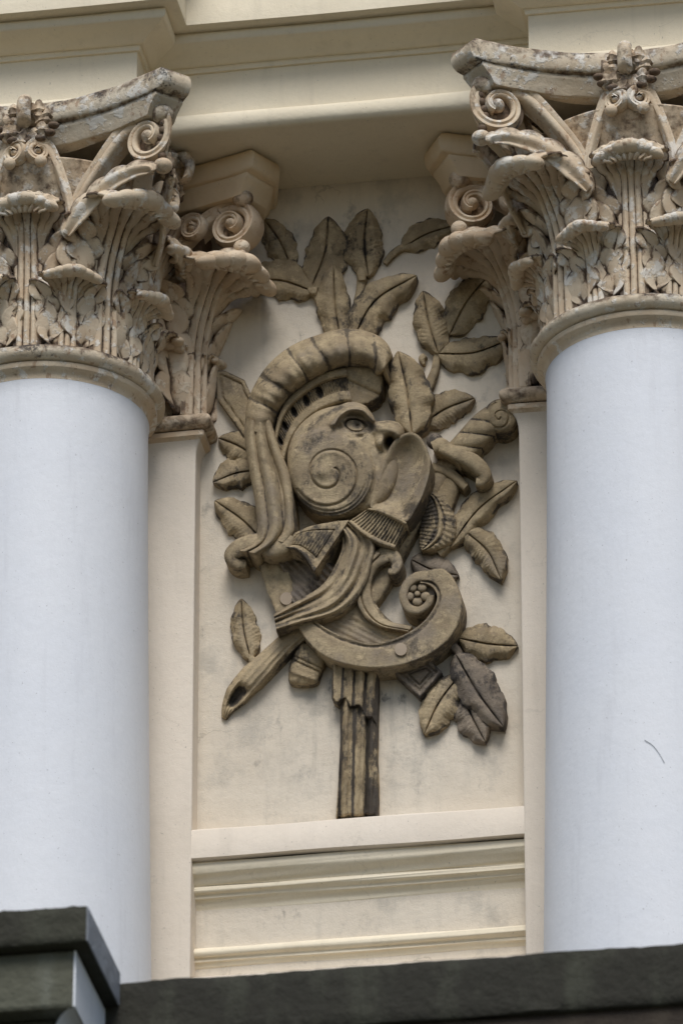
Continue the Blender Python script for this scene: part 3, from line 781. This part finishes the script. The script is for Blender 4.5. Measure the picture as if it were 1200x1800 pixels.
def rod(name, pts, rad, d0, mat, parent=TRO, nt_=50, ns_=14, extra=None, flat=.9, back=-1., soot_dark=None):
    """half-round band along a traced centre line"""
    c = arclen(catmull(pts, 200), nt_); tan = np.gradient(c, axis=0); tan /= np.linalg.norm(tan, axis=1)[:, None]
    nr = np.stack([-tan[:, 1], tan[:, 0]], 1); k = np.linspace(0, 1, nt_)
    r = np.interp(k, np.linspace(0, 1, len(rad)), rad); d = np.interp(k, np.linspace(0, 1, np.size(d0)), np.ravel(d0))
    ph = np.linspace(-PI/2, PI/2, ns_)
    P = np.zeros((nt_, ns_, 3)); P[..., :2] = c[:, None]+nr[:, None]*(r[:, None]*np.sin(ph))[..., None]
    P[..., 2] = d[:, None]+(r[:, None]*np.cos(ph))*flat
    if extra is not None: P[..., 2] += extra(k[:, None], np.sin(ph)[None, :])
    K = soot_dark(k[:, None], np.sin(ph)[None, :]) if soot_dark else .25*np.abs(np.sin(ph))[None, :]**6+0*k[:, None]
    return sheet(name, P, mat, parent, K, back)
def laurel(base, tip, hw, d0=9., rise=11., bend=0., curl=0., seed=1, mat='stone', tw=0., ribs=.9, name='laurel_leaf', parent=TRO, nl=64, back=-1.):
    rnd = random.Random(seed*7+1); tw = tw+rnd.uniform(-7, 7); curl = curl+rnd.uniform(-2, 6); asym = rnd.uniform(-.13, .13)
    b = np.array(base, float); e = np.array(tip, float); L = np.linalg.norm(e-b)
    u = (e-b)/L; v = np.array([-u[1], u[0]])
    sp = catmull([b, b+u*L*.5+v*bend*L*.5, e], nl)
    tan = np.gradient(sp, axis=0); tan /= np.linalg.norm(tan, axis=1)[:, None]; nr = np.stack([-tan[:, 1], tan[:, 0]], 1)
    m = 25; t = np.linspace(0, 1, nl)[:, None]; s_ = np.linspace(-1, 1, m)[None, :]
    p1, p2, p3 = rnd.random()*6, rnd.random()*6, rnd.random()*6
    env = np.sin(PI*np.clip(t, 0, 1)**.86)**.58
    env = np.where(t > .86, env*(1-.25*((t-.86)/.14)**1.5), env); env = np.maximum(env, .05*(1-t)+.006)
    wl = 1+.05*np.sin(2*PI*3.1*t+p1)+.035*np.sin(2*PI*6.3*t+p2)+.012*np.sin(2*PI*15*t)
    wr = 1+.05*np.sin(2*PI*2.7*t+p3)+.035*np.sin(2*PI*5.9*t+p1)+.012*np.sin(2*PI*14*t+1)
    wd = hw*env*np.where(s_ < 0, wl*(1+asym), wr*(1-asym))
    X = sp[:, None, 0]+nr[:, None, 0]*wd*s_; Y = sp[:, None, 1]+nr[:, None, 1]*wd*s_
    a = np.abs(s_)
    D = d0+.8*rise*(1-a**3)*env**.5 + 2.6*np.sin(PI*np.clip(a*1.25, 0, 1)) - (5.5*np.exp(-(s_/.055)**2))*smoothstep(0, .06, t)*(1-smoothstep(.84, .97, t)) \
        + 1.6*np.exp(-((a-.12)/.07)**2)*(1-t)
    D = D + .55*ribs*np.sin(2*PI*(t*L/6.5-a*1.5)+1.3*np.sin(t*17+p1))*smoothstep(.12, .3, a)*smoothstep(1.02, .8, a)*env
    D = D + (3.2*np.sin(2*PI*3.1*t+p2)*np.maximum(s_, 0)**2+3.2*np.sin(2*PI*2.7*t+p1)*np.maximum(-s_, 0)**2)
    D = D + curl*t**2.5 + tw*s_*env*t
    D = np.maximum(D, 2.5)
    mod = np.clip(.5+.5*np.sin(2*PI*2.1*t+p2+2*s_)+.3*np.sin(2*PI*5.3*t+p3), 0, 1)
    K = .62*a**7*mod+.28*np.exp(-(s_/.05)**2)+.25*smoothstep(.9, 1, t)*mod+.15*(mod > .8)*(1-a)
    return sheet(name, np.stack([X, Y, D], -1), M[mat], parent, K, back)

# --- laurel sprays, back layer
laurel((512, 470), (463, 384), 27, 4, 8, .10, seed=2)
laurel((706, 436), (800, 396), 25, 4, 8, -.10, seed=7)
laurel((546, 508), (577, 380), 37, 7, 11, .14, seed=1)
laurel((550, 512), (432, 494), 35, 8, 11, .16, 2, seed=3)
laurel((647, 486), (646, 366), 35, 7, 12, -.10, seed=4, ribs=1.4)
laurel((598, 600), (586, 464), 29, 12, 12, -.05, seed=5)
laurel((616, 606), (732, 484), 33, 13, 13, -.26, 4, seed=6)
laurel((770, 622), (743, 511), 31, 10, 12, -.06, seed=8, ribs=1.3)
laurel((790, 588), (862, 480), 34, 6, 10, -.10, seed=9)
laurel((768, 622), (893, 598), 31, 8, 12, .16, seed=10)
rod('stem', [(722, 430), (704, 436), (690, 446), (676, 462)], [5, 6, 6, 5], 6, M['stone'])
rod('stem', [(585, 600), (572, 560), (562, 530), (549, 505)], [12, 10, 9, 6], 8, M['stone'])
rod('stem', [(752, 680), (764, 650), (768, 620)], [9, 7, 6], 8, M['stone'])
rod('stem', [(628, 540), (634, 500), (636, 478)], [9, 7, 9], 8, M['stone'])
rod('bud', [(636, 492), (634, 476), (632, 470)], [7, 9, 4], 14, M['stone'])
rod('bud', [(744, 640), (741, 630), (747, 624)], [3, 6, 5], 8, M['stone'])
rod('bud', [(556, 512), (546, 510), (543, 505)], [7, 7, 3], 14, M['stone'])
rod('bud', [(566, 512), (572, 512)], [6, 4], 8, M['stone'])
# left side leaves
laurel((452, 805), (384, 770), 28, 6, 10, .1, seed=11)
laurel((462, 826), (374, 848), 27, 9, 10, .12, seed=12)
laurel((468, 958), (377, 880), 32, 7, 11, .10, seed=13)
laurel((441, 1160), (424, 1052), 25, 8, 12, -.08, seed=14, mat='stone')
# right side leaves
laurel((737, 750), (834, 700), 30, 6, 10, -.12, seed=16)
laurel((790, 962), (908, 845), 25, 11, 14, -.14, 6, seed=17)
laurel((815, 932), (880, 1019), 28, 12, 13, -.20, 4, seed=18, ribs=1.5)
rod('stem', [(770, 972), (800, 945), (822, 930)], [8, 6, 5], 14, M['stone'])
laurel((722, 984), (806, 1012), 26, 10, 12, .12, seed=19, mat='stone_dark')
laurel((806, 1122), (910, 1136), 32, 8, 12, .06, seed=20)
laurel((815, 1225), (852, 1304), 29, 9, 10, .05, seed=23, mat='stone_dark')
laurel((806, 1188), (745, 1291), 33, 10, 12, .10, seed=22)
laurel((800, 1150), (884, 1278), 36, 20, 13, .06, seed=21, mat='stone_dark')
rod('stem', [(790, 1130), (806, 1150), (808, 1190)], [8, 7, 5], 14, M['stone_dark'])

# --- broken plate at left
plate('cartouche_end', [(377, 651), (394, 651), (430, 668), (447, 706), (450, 800), (430, 768), (383, 702)],
      lambda x, y, e: 14+2*np.clip(e/3, 0, 1)-4.5*np.exp(-((e-9)/1.8)**2)-1.2*(e > 9)+.8*np.sin((x+y)*.9)*(e > 11), M['stone'], smooth_=False)
# --- long torch running behind everything from upper right to lower left
rod('torch_shaft', [(790, 812), (742, 880), (700, 960), (655, 1045), (600, 1090)], [18, 19, 18, 17, 16], 16, M['stone_face'], flat=.7)
rod('torch_shaft', [(545, 1098), (505, 1130), (462, 1172), (428, 1206), (404, 1238), (394, 1262)], [17, 18, 20, 23, 20, 5], [18, 16, 13, 11, 8, 3], M['stone'],
    extra=lambda t, s: -19*np.exp(-((t-.80)/.10)**4)*np.exp(-((s+.12)/.52)**4)+1.2*np.sin(s*14+t*9), nt_=90, ns_=30,
    soot_dark=lambda t, s: .7*np.exp(-((t-.80)/.10)**4)*np.exp(-((s+.12)/.5)**4)+.3*np.abs(s)**6)  # darker inside the hollow end
rod('stem', [(468, 1160), (448, 1164), (438, 1150)], [9, 8, 5], 12, M['stone'])
# --- bud, square plate and shaft under the crescent
plate('scabbard_tip', [(530, 1128), (572, 1150), (560, 1195), (546, 1205), (512, 1203), (507, 1185), (512, 1160)],
      lambda x, y, e: 10+pillow(e, 22, 16)-5*np.exp(-((y-.45*(x-540)-1164)/2.2)**2)-5*np.exp(-((y-.45*(x-540)-1172)/2.2)**2)+4*np.exp(-((y-.35*(x-540)-1190)/4)**2), M['stone'])
plate('quiver_end', [(690, 1180), (752, 1158), (777, 1181), (738, 1226)],
      lambda x, y, e: 24+2*np.clip(e/2, 0, 1)-6*np.exp(-((e-8)/2.)**2)-3*(e > 9)-6*np.exp(-((e-15)/1.8)**2), M['stone_dark'], smooth_=False, h=2.2)
def folds(fr, ph, amp, sk=.0):
    return lambda x, y, e: 12+amp*np.abs(np.sin((x+sk*(y-1300))*fr+ph))**.8+1.6*np.sin((x+sk*(y-1300))*fr*2.7)+pillow(e, 5, 6)+.7*np.sin(y*.23+x*.8)
plate('shaft_bundle', [(597, 1225), (664, 1225), (662, 1330), (664, 1380), (663, 1434), (645, 1431), (628, 1434), (612, 1432), (590, 1437), (594, 1380), (598, 1300)],
      lambda x, y, e: 14+pillow(e, 4, 4)+7*np.abs(np.sin((x-596-.02*(1430-y))*.135))**.6+3*np.sin(x*.42+y*.008)+.8*np.sin(y*.11+x), M['stone'], smooth_=False, h=2.4,
      sootf=lambda x, y, e: .15+.8*np.exp(-(np.sin((x-596-.02*(1430-y))*.135)/.28)**2)+.4*(x > 646))
plate('cloth_fringe', [(584, 1165), (664, 1165), (664, 1215), (661, 1276), (652, 1262), (640, 1262), (632, 1240), (616, 1244), (606, 1228), (592, 1236), (583, 1228)],
      lambda x, y, e: 22+pillow(e, 4, 6)+6*np.abs(np.sin((x-583+.05*(y-1170))*.155))**.7+2.5*np.sin(x*.36+y*.02), M['stone'], smooth_=False, h=2.4,
      sootf=lambda x, y, e: .15+.75*np.exp(-(np.sin((x-583+.05*(y-1170))*.155)/.3)**2)+.4*np.exp(-e/3))
# --- crescent with rolled end
plate('strap', [(454, 990), (498, 982), (520, 1040), (545, 1066), (487, 1080), (470, 1040)],
      lambda x, y, e: 24+2*np.clip(e/2.5, 0, 1)-3*np.exp(-((x-.42*(y-990)-496)/2)**2)+1.5*np.sin(x*.3), M['stone_face'], smooth_=False)
plate('dark_cloth', [(492, 978), (560, 985), (596, 1000), (575, 1040), (520, 1062), (505, 1020)],
      lambda x, y, e: 27+6*np.sin((x*.6+y*.4)*.13)+2*np.sin((x-y)*.4), M['stone_dark'])  # piece of cloth in the darker stone
plate('crescent_web', [(560, 1078), (600, 1058), (622, 1034), (650, 1000), (660, 1060), (700, 1100), (748, 1108), (710, 1128), (640, 1136), (580, 1112)],
      lambda x, y, e: 26+1.2*np.sin((x*.5-y)*.55)+.8*np.sin((x*.5-y)*.21), M['stone_face'])
band('inner_crescent', [(690, 985), (664, 1000), (652, 1030), (658, 1062), (680, 1090), (724, 1100)],
     [(660, 968), (636, 1000), (626, 1035), (632, 1072), (662, 1100), (716, 1112)],
     lambda t, s: 34+7*np.sin(PI*np.clip(s, 0, 1))**.5+3*(s > .72)-4*np.exp(-((s-.68)/.06)**2)+8*smoothstep(.35, 0, t), M['stone_face'], nt_=60, ns_=28)
rod('hook_curl', [(662, 985), (672, 974), (688, 976), (697, 990), (692, 1004), (682, 1004)], [8, 12, 13, 11, 9, 5], [34, 38, 40, 40, 42, 44], M['stone_face'], flat=.8)
CO = [(521, 1098), (545, 1135), (585, 1162), (645, 1175), (708, 1170), (765, 1146), (800, 1110), (813, 1066), (803, 1028), (780, 1000), (748, 1003)]
CI = [(548, 1088), (576, 1106), (612, 1122), (655, 1131), (700, 1120), (738, 1098), (760, 1072), (768, 1050), (762, 1034), (750, 1026), (738, 1024)]
band('crescent', CO, CI, lambda t, s: 46+10*smoothstep(0, .3, t)*(1-.2*t)-5*np.exp(-((s-.86)/.05)**2)-2*(s > .88)-8*(1-np.sqrt(np.clip(1-(np.clip(.10-s, 0, 1)/.10)**2, 0, 1)))+1.2*np.sin(t*26)*s,
     M['stone_face'], nt_=130, ns_=34, soot_dark=lambda t, s: .45*np.exp(-((s-.86)/.05)**2)+.3*smoothstep(.12, 0, s)+.15*t)
band('crescent_roll', [(748, 1002), (725, 1008), (706, 1026), (701, 1050), (712, 1074), (735, 1080), (757, 1066), (763, 1046)],
     [(750, 1022), (733, 1023), (720, 1034), (716, 1049), (722, 1062), (735, 1066), (747, 1058), (750, 1046)],
     lambda t, s: 50+5*np.sin(PI*s)**.5+6*t*0, M['stone_face'], nt_=60, ns_=16)
dsk = plate('rosette_disc', [(733+31*math.cos(a), 1045+30*math.sin(a)) for a in np.linspace(0, 2*PI, 20)[:-1]], lambda x, y, e: 40+.0*e, M['stone_dark'])
for k in range(6):
    a = math.radians(18+72*k); cx, cy, r = (733+15*math.cos(a), 1044+14*math.sin(a), 8.5) if k < 5 else (733, 1044, 5.5)
    th = np.linspace(0, 2*PI, 17); rr = np.linspace(0, 1, 9)[:, None]; P = np.zeros((9, 17, 3))
    P[..., 0] = cx+r*rr*np.cos(th); P[..., 1] = cy+r*rr*np.sin(th); P[..., 2] = 43+(8 if k < 5 else 10)*np.sqrt(1-rr**2*.96)
    sheet('berry', P, M['stone_face'], dsk, skirt=False)
# --- flowing cloth band
band('flowing_cloth', [(612, 915), (656, 950), (652, 995), (634, 1040), (594, 1080), (525, 1100), (486, 1111)],
     [(588, 915), (602, 955), (586, 1000), (564, 1030), (526, 1054), (502, 1068), (481, 1080)],
     lambda t, s: 46+8*np.sin(PI*s)**.6+5*np.sin(2*PI*(s*1.6+t*.9))+2.4*np.sin(2*PI*(s*4.2-t*.6))+7*np.exp(-((s-.12)/.12)**2)*smoothstep(.3, .7, t), M['stone_face'], nt_=110, ns_=44,
     soot_dark=lambda t, s: .35*(.5-.5*np.sin(2*PI*(s*4.2-t*.6)))**2+.45*smoothstep(.8, 1, t))
band('cloth_turnover', [(517, 937), (545, 925), (580, 918), (613, 914)], [(502, 962), (522, 966), (538, 982), (552, 1004)],
     lambda t, s: 58+7*np.sin(PI*(s*.8+.1))+10*np.exp(-((s-.98)/.10)**2)+3*np.sin(5*t)-2.8*(np.exp(-((s-.2)/.02)**2)*(t > .1)*(t < .85)+np.exp(-((s-.82)/.02)**2)*(t > .1)*(t < .85)
        + (np.exp(-((t-.1)/.02)**2)+np.exp(-((t-.85)/.02)**2))*(s > .2)*(s < .82))+0.55*np.sin(2*PI*(t*13+s*.6))*(s > .24)*(s < .78)*(t > .13)*(t < .82), M['stone'], nt_=120, ns_=60,
     soot_dark=lambda t, s: .15+.12*(s > .24)*(s < .78)*(t > .13)*(t < .82)+.4*np.exp(-((s-.98)/.05)**2))
# --- fluted feather leaf beside the collar
band('fluted_leaf', [(748, 862), (772, 868), (794, 895), (802, 925), (794, 952), (762, 968), (742, 968)],
     [(744, 866), (746, 885), (742, 905), (738, 925), (736, 945), (736, 958), (738, 966)],
     lambda t, s: 24+12*np.sin(PI*s)**.6+.8*np.sin(2*PI*(t*17-np.abs(s-.45)*1.6))*(np.abs(s-.45) > .07)+2.5*np.exp(-((s-.45)/.05)**2)-3*np.exp(-((np.abs(s-.45)-.10)/.035)**2), M['stone'], nt_=170, ns_=40,
     soot_dark=lambda t, s: .22+.25*(s > .5)+.3*np.exp(-((np.abs(s-.45)-.11)/.04)**2))
# --- sword hilt
rod('scabbard_mouth', [(772, 890), (786, 860), (792, 842)], [24, 21, 19], 12, M['stone'], flat=.8)
rod('sword_collar', [(758, 820), (790, 832), (818, 856)], [8, 9, 8], 24, M['stone'])
def twist(t, s): return 6*np.abs(np.sin(PI*(t*3.4-s*.6)))**.6-4
rod('sword_grip', [(794, 806), (822, 778), (850, 748), (868, 734)], [22, 24, 25, 24], 32, M['stone'], nt_=90, ns_=30, extra=twist,
    soot_dark=lambda t, s: .65*np.exp(-(np.sin(PI*(t*3.4-s*.6))/.22)**2)*.8+.02)
def spiral_ball(x, y, e):
    r = np.hypot(x-878, y-733); ph = np.arctan2(y-733, x-878)
    q = (r/15.-ph/(2*PI)); fr_ = np.abs(q-np.round(q))
    return 36+pillow(e, 28, 24)-4.5*np.exp(-(fr_/.09)**2)*(r < 26)
plate('sword_pommel', [(880+30*math.cos(a), 732+31*math.sin(a)) for a in np.linspace(0, 2*PI, 22)[:-1]], spiral_ball, M['stone'], h=2.2)
rod('crossguard', [(760, 786), (772, 782), (784, 790), (806, 800), (832, 812), (850, 832), (846, 846), (836, 846)], [12, 14, 13, 13, 14, 14, 12, 8], [44, 46, 46, 48, 48, 46, 44, 42], M['stone'], flat=.9)
P = np.zeros((9, 21, 3)); th = np.linspace(0, 2*PI, 21); rr = np.linspace(0, 1, 9)[:, None]
P[..., 0] = 764+15*rr*np.cos(th); P[..., 1] = 776+15*rr*np.sin(th); P[..., 2] = 36+16*np.sqrt(1-rr**2*.97)
sheet('crossguard_knob', P, M['stone_dark'], soot_dark=np.full((9, 21), .5), skirt=False)
# --- helmet: plume, tail strands, band, brow peak
def plume(t, s):
    ph = t*14+.30*np.sin(PI*(s-.5))+.5*(1-t)*s+.18*np.sin(t*23)
    g = np.abs(np.sin(PI*ph*.5))
    return 40+44*np.sin(PI*np.clip(s*.92+.04, 0, 1))**.75*(1-.25*smoothstep(.6, 1, t)) + 9.5*g**.6*np.sin(PI*s)**.5+1.2*np.sin(PI*ph*2.5)-4
def plume_soot(t, s):
    ph = t*14+.30*np.sin(PI*(s-.5))+.5*(1-t)*s+.18*np.sin(t*23)
    return .08+.5*np.exp(-(np.sin(PI*ph*.5)/.2)**2)+.3*smoothstep(.8, 1, s)
hel = sheet  # (helmet parts below are direct parts of the trophy)
band('helmet_plume', [(681, 640), (688, 625), (682, 606), (664, 590), (635, 580), (600, 578), (560, 588), (515, 606), (478, 634), (452, 668), (434, 710), (431, 750)],
     [(672, 655), (662, 660), (652, 650), (640, 644), (612, 643), (585, 650), (555, 664), (520, 688), (500, 708), (487, 728), (480, 750), (478, 772)],
     plume, M['stone_face'], nt_=190, ns_=44, soot_dark=plume_soot)
band('plume_strand', [(432, 735), (430, 770), (437, 820), (446, 870), (452, 915), (450, 945), (440, 958), (420, 968)],
     [(470, 745), (476, 775), (487, 815), (500, 850), (506, 900), (508, 930), (496, 952), (470, 975)],
     lambda t, s: 46+22*np.sin(PI*s)**.7+13*np.abs(np.sin(PI*(s*2.1+.45*t+.1*np.sin(5*t))))**.75-8*smoothstep(.5, 1, t), M['stone_face'], nt_=110, ns_=44,
     soot_dark=lambda t, s: .45*np.exp(-(np.sin(PI*(s*2.1+.45*t+.1*np.sin(5*t)))/.22)**2))
band('plume_strand', [(476, 740), (492, 790), (508, 830), (514, 870), (517, 905), (517, 935), (505, 955)],
     [(455, 720), (468, 770), (484, 820), (495, 860), (500, 900), (498, 930), (486, 950)],
     lambda t, s: 60+12*np.sin(PI*s)**.6, M['stone_face'], nt_=80, ns_=18)
rod('plume_curl', [(458, 950), (440, 956), (418, 966), (408, 978), (416, 990), (432, 992)], [14, 17, 17, 15, 12, 8], [46, 44, 40, 36, 34, 34], M['stone_face'])
rod('plume_curl', [(510, 940), (500, 956), (480, 966), (462, 966)], [12, 17, 16, 11], [58, 56, 52, 50], M['stone_face'])
def hband(t, s):
    rim = 7*np.exp(-((s-.12)/.13)**4)+6*np.exp(-((s-.84)/.15)**4)
    mid = (s > .27)*(s < .68)
    holes = 0
    for k, tc in enumerate((.10, .245, .405, .56, .71)):
        holes = holes+np.exp(-(((t-tc)/(.022+.004*k))**2+((s-.48)/.17)**2)**2)
    return 42+rim-2*mid+1.6*np.sin(2*PI*t*42)*mid-13*holes
band('helmet_band', [(478, 780), (482, 765), (490, 730), (504, 704), (528, 682), (560, 660), (590, 650), (608, 646)],
     [(500, 808), (505, 790), (514, 768), (530, 746), (556, 724), (580, 713), (600, 706), (618, 706)],
     hband, M['stone'], nt_=190, ns_=50,
     soot_dark=lambda t, s: .1+.25*(s > .27)*(s < .68)+.5*sum(np.exp(-(((t-tc)/.03)**2+((s-.48)/.19)**2)**2) for tc in (.10, .245, .405, .56, .71)))  # darker in the holes and along the sunk middle
plate('brow_peak', [(608, 646), (640, 644), (668, 650), (672, 680), (664, 700), (640, 712), (612, 708), (606, 680)],
      lambda x, y, e: 34+.30*(y-700)*-1*.4+pillow(e, 6, 4)-6*np.exp(-((y-668-.45*(x-608))/4.)**2), M['stone'])
# --- face with spiral cheek guard
FO = [(596, 712), (616, 706), (640, 712), (654, 728), (662, 740), (682, 739), (700, 743), (709, 754), (708, 768), (698, 782), (690, 789), (700, 800), (702, 828),
      (692, 860), (668, 890), (628, 905), (596, 914), (560, 907), (530, 884), (511, 850), (505, 815), (508, 782), (522, 752), (548, 728), (572, 717)]
def face(x, y, e):
    d = 36+pillow(e, 26, 22)+16*gau(x, y, 600, 790, 75, 70)
    # cheek guard disc with spiral incision
    cx, cy = 578, 832; r = np.hypot(x-cx, y-cy); ph = np.arctan2(y-cy, x-cx)
    d = d+9*smoothstep(84, 74, r)*smoothstep(728, 760, y)
    a = (ph-math.radians(-70)) % (2*PI)
    for k in range(2):
        rad = 12+ (a+2*PI*k)*4.9
        d = d-3.8*np.exp(-((r-rad)/2.0)**2)*(rad < 62)*(0+1.*(rad > 14))
        d = d+1.6*np.exp(-((r-rad+5)/4)**2)*(rad < 62)
    d = d+7*gau(x, y, 563, 830, 12, 11)
    for rr_ in (66, 72, 78):
        d = d-2.2*np.exp(-((r-rr_)/1.5)**2)*smoothstep(-.1, .35, np.sin(ph))
    # brow, socket, eye
    brow = ridge(x, y, [(586, 746), (598, 729), (616, 719), (638, 721), (655, 737)], 6.5)
    d = d+22*brow-20*gau(x, y, 626, 747, 24, 13)-9*gau(x, y, 652, 752, 9, 9)
    q = np.hypot((x-624)/21., (y-748-.12*(x-624))/13.)
    d = d+13*np.clip(1-(q/1.)**2, 0, 1)**.5+5.*np.exp(-((q-1.08)/.17)**2)*(1+.8*smoothstep(752, 742, y))-5*np.exp(-((q-.82)/.09)**2)
    rp = np.hypot(x-628, y-748); d = d+2.5*np.exp(-(rp/6.5)**4)-6*np.exp(-(rp/3.0)**2)
    d = d-3*ridge(x, y, [(600, 760), (616, 770), (636, 768)], 2.6)
    # nose and nostril
    d = d+22*ridge(x, y, [(652, 748), (672, 750), (694, 756), (700, 764)], 13)*smoothstep(640, 665, x)
    d = d+16*gau(x, y, 670, 778, 10, 12)+6*gau(x, y, 694, 764, 12, 10)-40*gau(x, y, 684, 777, 8, 11, .6)
    d = d-5*ridge(x, y, [(655, 765), (660, 785), (672, 796)], 4)
    d = d-4*ridge(x, y, [(598, 716), (570, 730), (542, 752), (522, 790)], 3)
    return d
def face_soot_shade(x, y, e):  # shade coloured into pupil, lids, eye corner and nostril, besides soot
    r = np.hypot(x-578, y-832)
    q = np.hypot((x-624)/21., (y-748-.12*(x-624))/13.)
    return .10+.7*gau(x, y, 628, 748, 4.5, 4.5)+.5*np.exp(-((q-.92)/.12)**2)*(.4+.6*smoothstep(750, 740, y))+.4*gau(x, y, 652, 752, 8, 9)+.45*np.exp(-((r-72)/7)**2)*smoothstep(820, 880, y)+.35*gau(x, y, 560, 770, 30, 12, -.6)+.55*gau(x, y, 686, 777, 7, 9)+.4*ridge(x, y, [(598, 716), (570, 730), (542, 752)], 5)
plate('face', FO, face, M['stone_face'], h=1.7, sootf=face_soot_shade)
# --- spoon-shaped visor and fluted collar
VO = [(723, 760), (738, 768), (750, 788), (756, 812), (752, 840), (742, 870), (730, 894), (712, 917), (680, 902), (652, 893), (656, 868), (664, 840), (676, 804), (690, 778), (706, 764)]
plate('visor', VO, lambda x, y, e: 74+9*np.clip((x-705)/45, -1, 1)-24*(1-np.exp(-(np.clip(e-4, 0, 99)/15.)**1.6))-.05*(y-760)+1.2*np.exp(-((e-2)/2.5)**2), M['stone_face'], h=2.2,
      sootf=lambda x, y, e: .25*np.exp(-e/4)+.3*smoothstep(870, 900, y)*smoothstep(690, 720, x))
band('collar', [(648, 893), (668, 896), (692, 906), (714, 918)], [(612, 917), (636, 938), (664, 954), (692, 964)],
     lambda t, s: 66-14*s+6*np.sin(PI*t)+7*np.exp(-((s-.05)/.07)**4)+6*np.exp(-((s-.95)/.06)**4)+1.0*np.sin(2*PI*t*15+.5*np.sin(9*s))*(s > .13)*(s < .87), M['stone'], nt_=150, ns_=44,
     soot_dark=lambda t, s: .1+.3*(.5-.5*np.sin(2*PI*t*15+.5*np.sin(9*s)))*(s > .13)*(s < .87))
laurel((724, 764), (699, 617), 38, 30, 14, .05, 3, seed=15)
# repair spots
for (cx, cy, d_) in ((704, 1141, 58.3), (503, 1052, 27.5)):
    P = np.zeros((4, 20, 3)); th = np.linspace(0, 2*PI, 20); rr = np.linspace(0, 1, 4)[:, None]
    P[..., 0] = cx+11*rr*np.cos(th); P[..., 1] = cy+11*rr*np.sin(th); P[..., 2] = d_+1.2-rr*.6
    sheet('repair_spot', P, M['patch'], skirt=True, back=-1.)

# ------------------------------------------------------------------ balcony ledge in front, out of focus
DL, DB = 1400., 1640.
LED = thing('stone_ledge', 'dark mossy stone ledge, blurred, running across the bottom of the view', 'ledge', (0, -DL*S, GROUND_Z))
pa = un(700, 1692, DL); pb = un(153, 1590, DB)
zl = pa[2]; zb = pb[2]; xb = pb[0]
xb2 = un(175, 1740, DL+2)[0]
def rough_edge(x0, x1, D, z0, z1, back, amp, seed, nx=420):
    r = np.random.RandomState(seed); rows = [(z0, D-back), (z0, D-3), (z0+3, D)]+[(z0+3+(z1-z0-8)*k/5, D) for k in range(1, 6)]+[(z1-1, D-2), (z1, D-6), (z1, D-back)]
    xs = np.linspace(x0, x1, nx); P = np.zeros((len(rows), nx, 3))
    nz = np.convolve(r.randn(nx+20), np.ones(5)/5, 'same')[10:-10]+.5*r.randn(nx)*.5
    for i, (z, d) in enumerate(rows):
        e_ = np.convolve(r.randn(nx+20), np.ones(7)/7, 'same')[10:-10]
        k = 1. if i in (0, 1, 2, len(rows)-2, len(rows)-3) else .5
        P[i, :, 0] = xs; P[i, :, 1] = -(d+amp*k*e_*1.5); P[i, :, 2] = z+amp*(nz if i > 6 else e_)*k
    return P.reshape(-1, 3)*S, grid_faces(len(rows), nx)
V, F = rough_edge(xb2-600, 4200, DL, zl-96, zl, DL-60, 1.5, 4); mesh_obj('coping', V, F, M['ledge'], LED)
V, F = box(xb2-600, 4150, 0, DL-10, zl-900, zl-97); mesh_obj('brickwork', V, F, M['brick'], LED, smooth=False)
PED = thing('stone_pedestal', 'dark stone block with mossy face and right side coloured pale for skylight, bottom left corner of the view', 'pedestal', (xb*S, -DB*S, GROUND_Z))
def bev(x0, x1, d0, d1, z0, z1, name, mat, par, bev_=6):
    V, F = box(x0, x1, d0, d1, z0, z1); o = mesh_obj(name, V, F, mat, par, smooth=False)
    m = o.modifiers.new('bevel', 'BEVEL'); m.width = bev_*S; m.segments = 2
    return o
V, F = box(xb-2600, xb-1, DL-4, DB-1.5, zb-57, zb-1.5); mesh_obj('coping', V, F, M['ledge'], PED, smooth=False)
V, F = rough_edge(xb-900, xb-.5, DB, zb-58, zb, 60, 1.6, 9, 260); mesh_obj('coping_face', V, F, M['ledge'], PED)
bev(xb-2600, xb-22, DL-3, DB-22, zb-152, zb-60, 'block', M['ledge_light'], PED)
bev(xb-1, xb+1.5, DL-3, DB-3, zb-56, zb-2, 'side_face', M['ledge_pale'], PED, .5)  # thin plate added to carry the skylit pale of the coping side
o = bev(xb-23, xb-20, DL-2, DB-24, zb-150, zb-61, 'side_face', M['skylit_side'], PED, .5)  # skylight painted on as a white side
cv = []
for i in range(9):
    a = i/8*PI/2; cv.append((-22-34*math.sin(a)*1.0, zb-152-70*(1-math.cos(a))))
P = np.zeros((9, 2, 3))
for i, (o_, z) in enumerate(cv): P[i, :, 0] = xb+o_; P[i, 0, 1] = -(DL-2); P[i, 1, 1] = -(DB-24); P[i, :, 2] = z
mesh_obj('cove', P.reshape(-1, 3)*S, grid_faces(9, 2), M['skylit_side'], PED)  # same skylight white painted on the cove
bev(xb-2600, xb-56, DL-3, DB-56, zb-700, zb-153, 'block', M['ledge'], PED)
V, F = box(-5200, 5200, -3, 1399, ZFLOOR-20, ZFLOOR)
mesh_obj('balcony_floor', V, F, M['ledge_light'], smooth=False)['kind'] = 'structure'
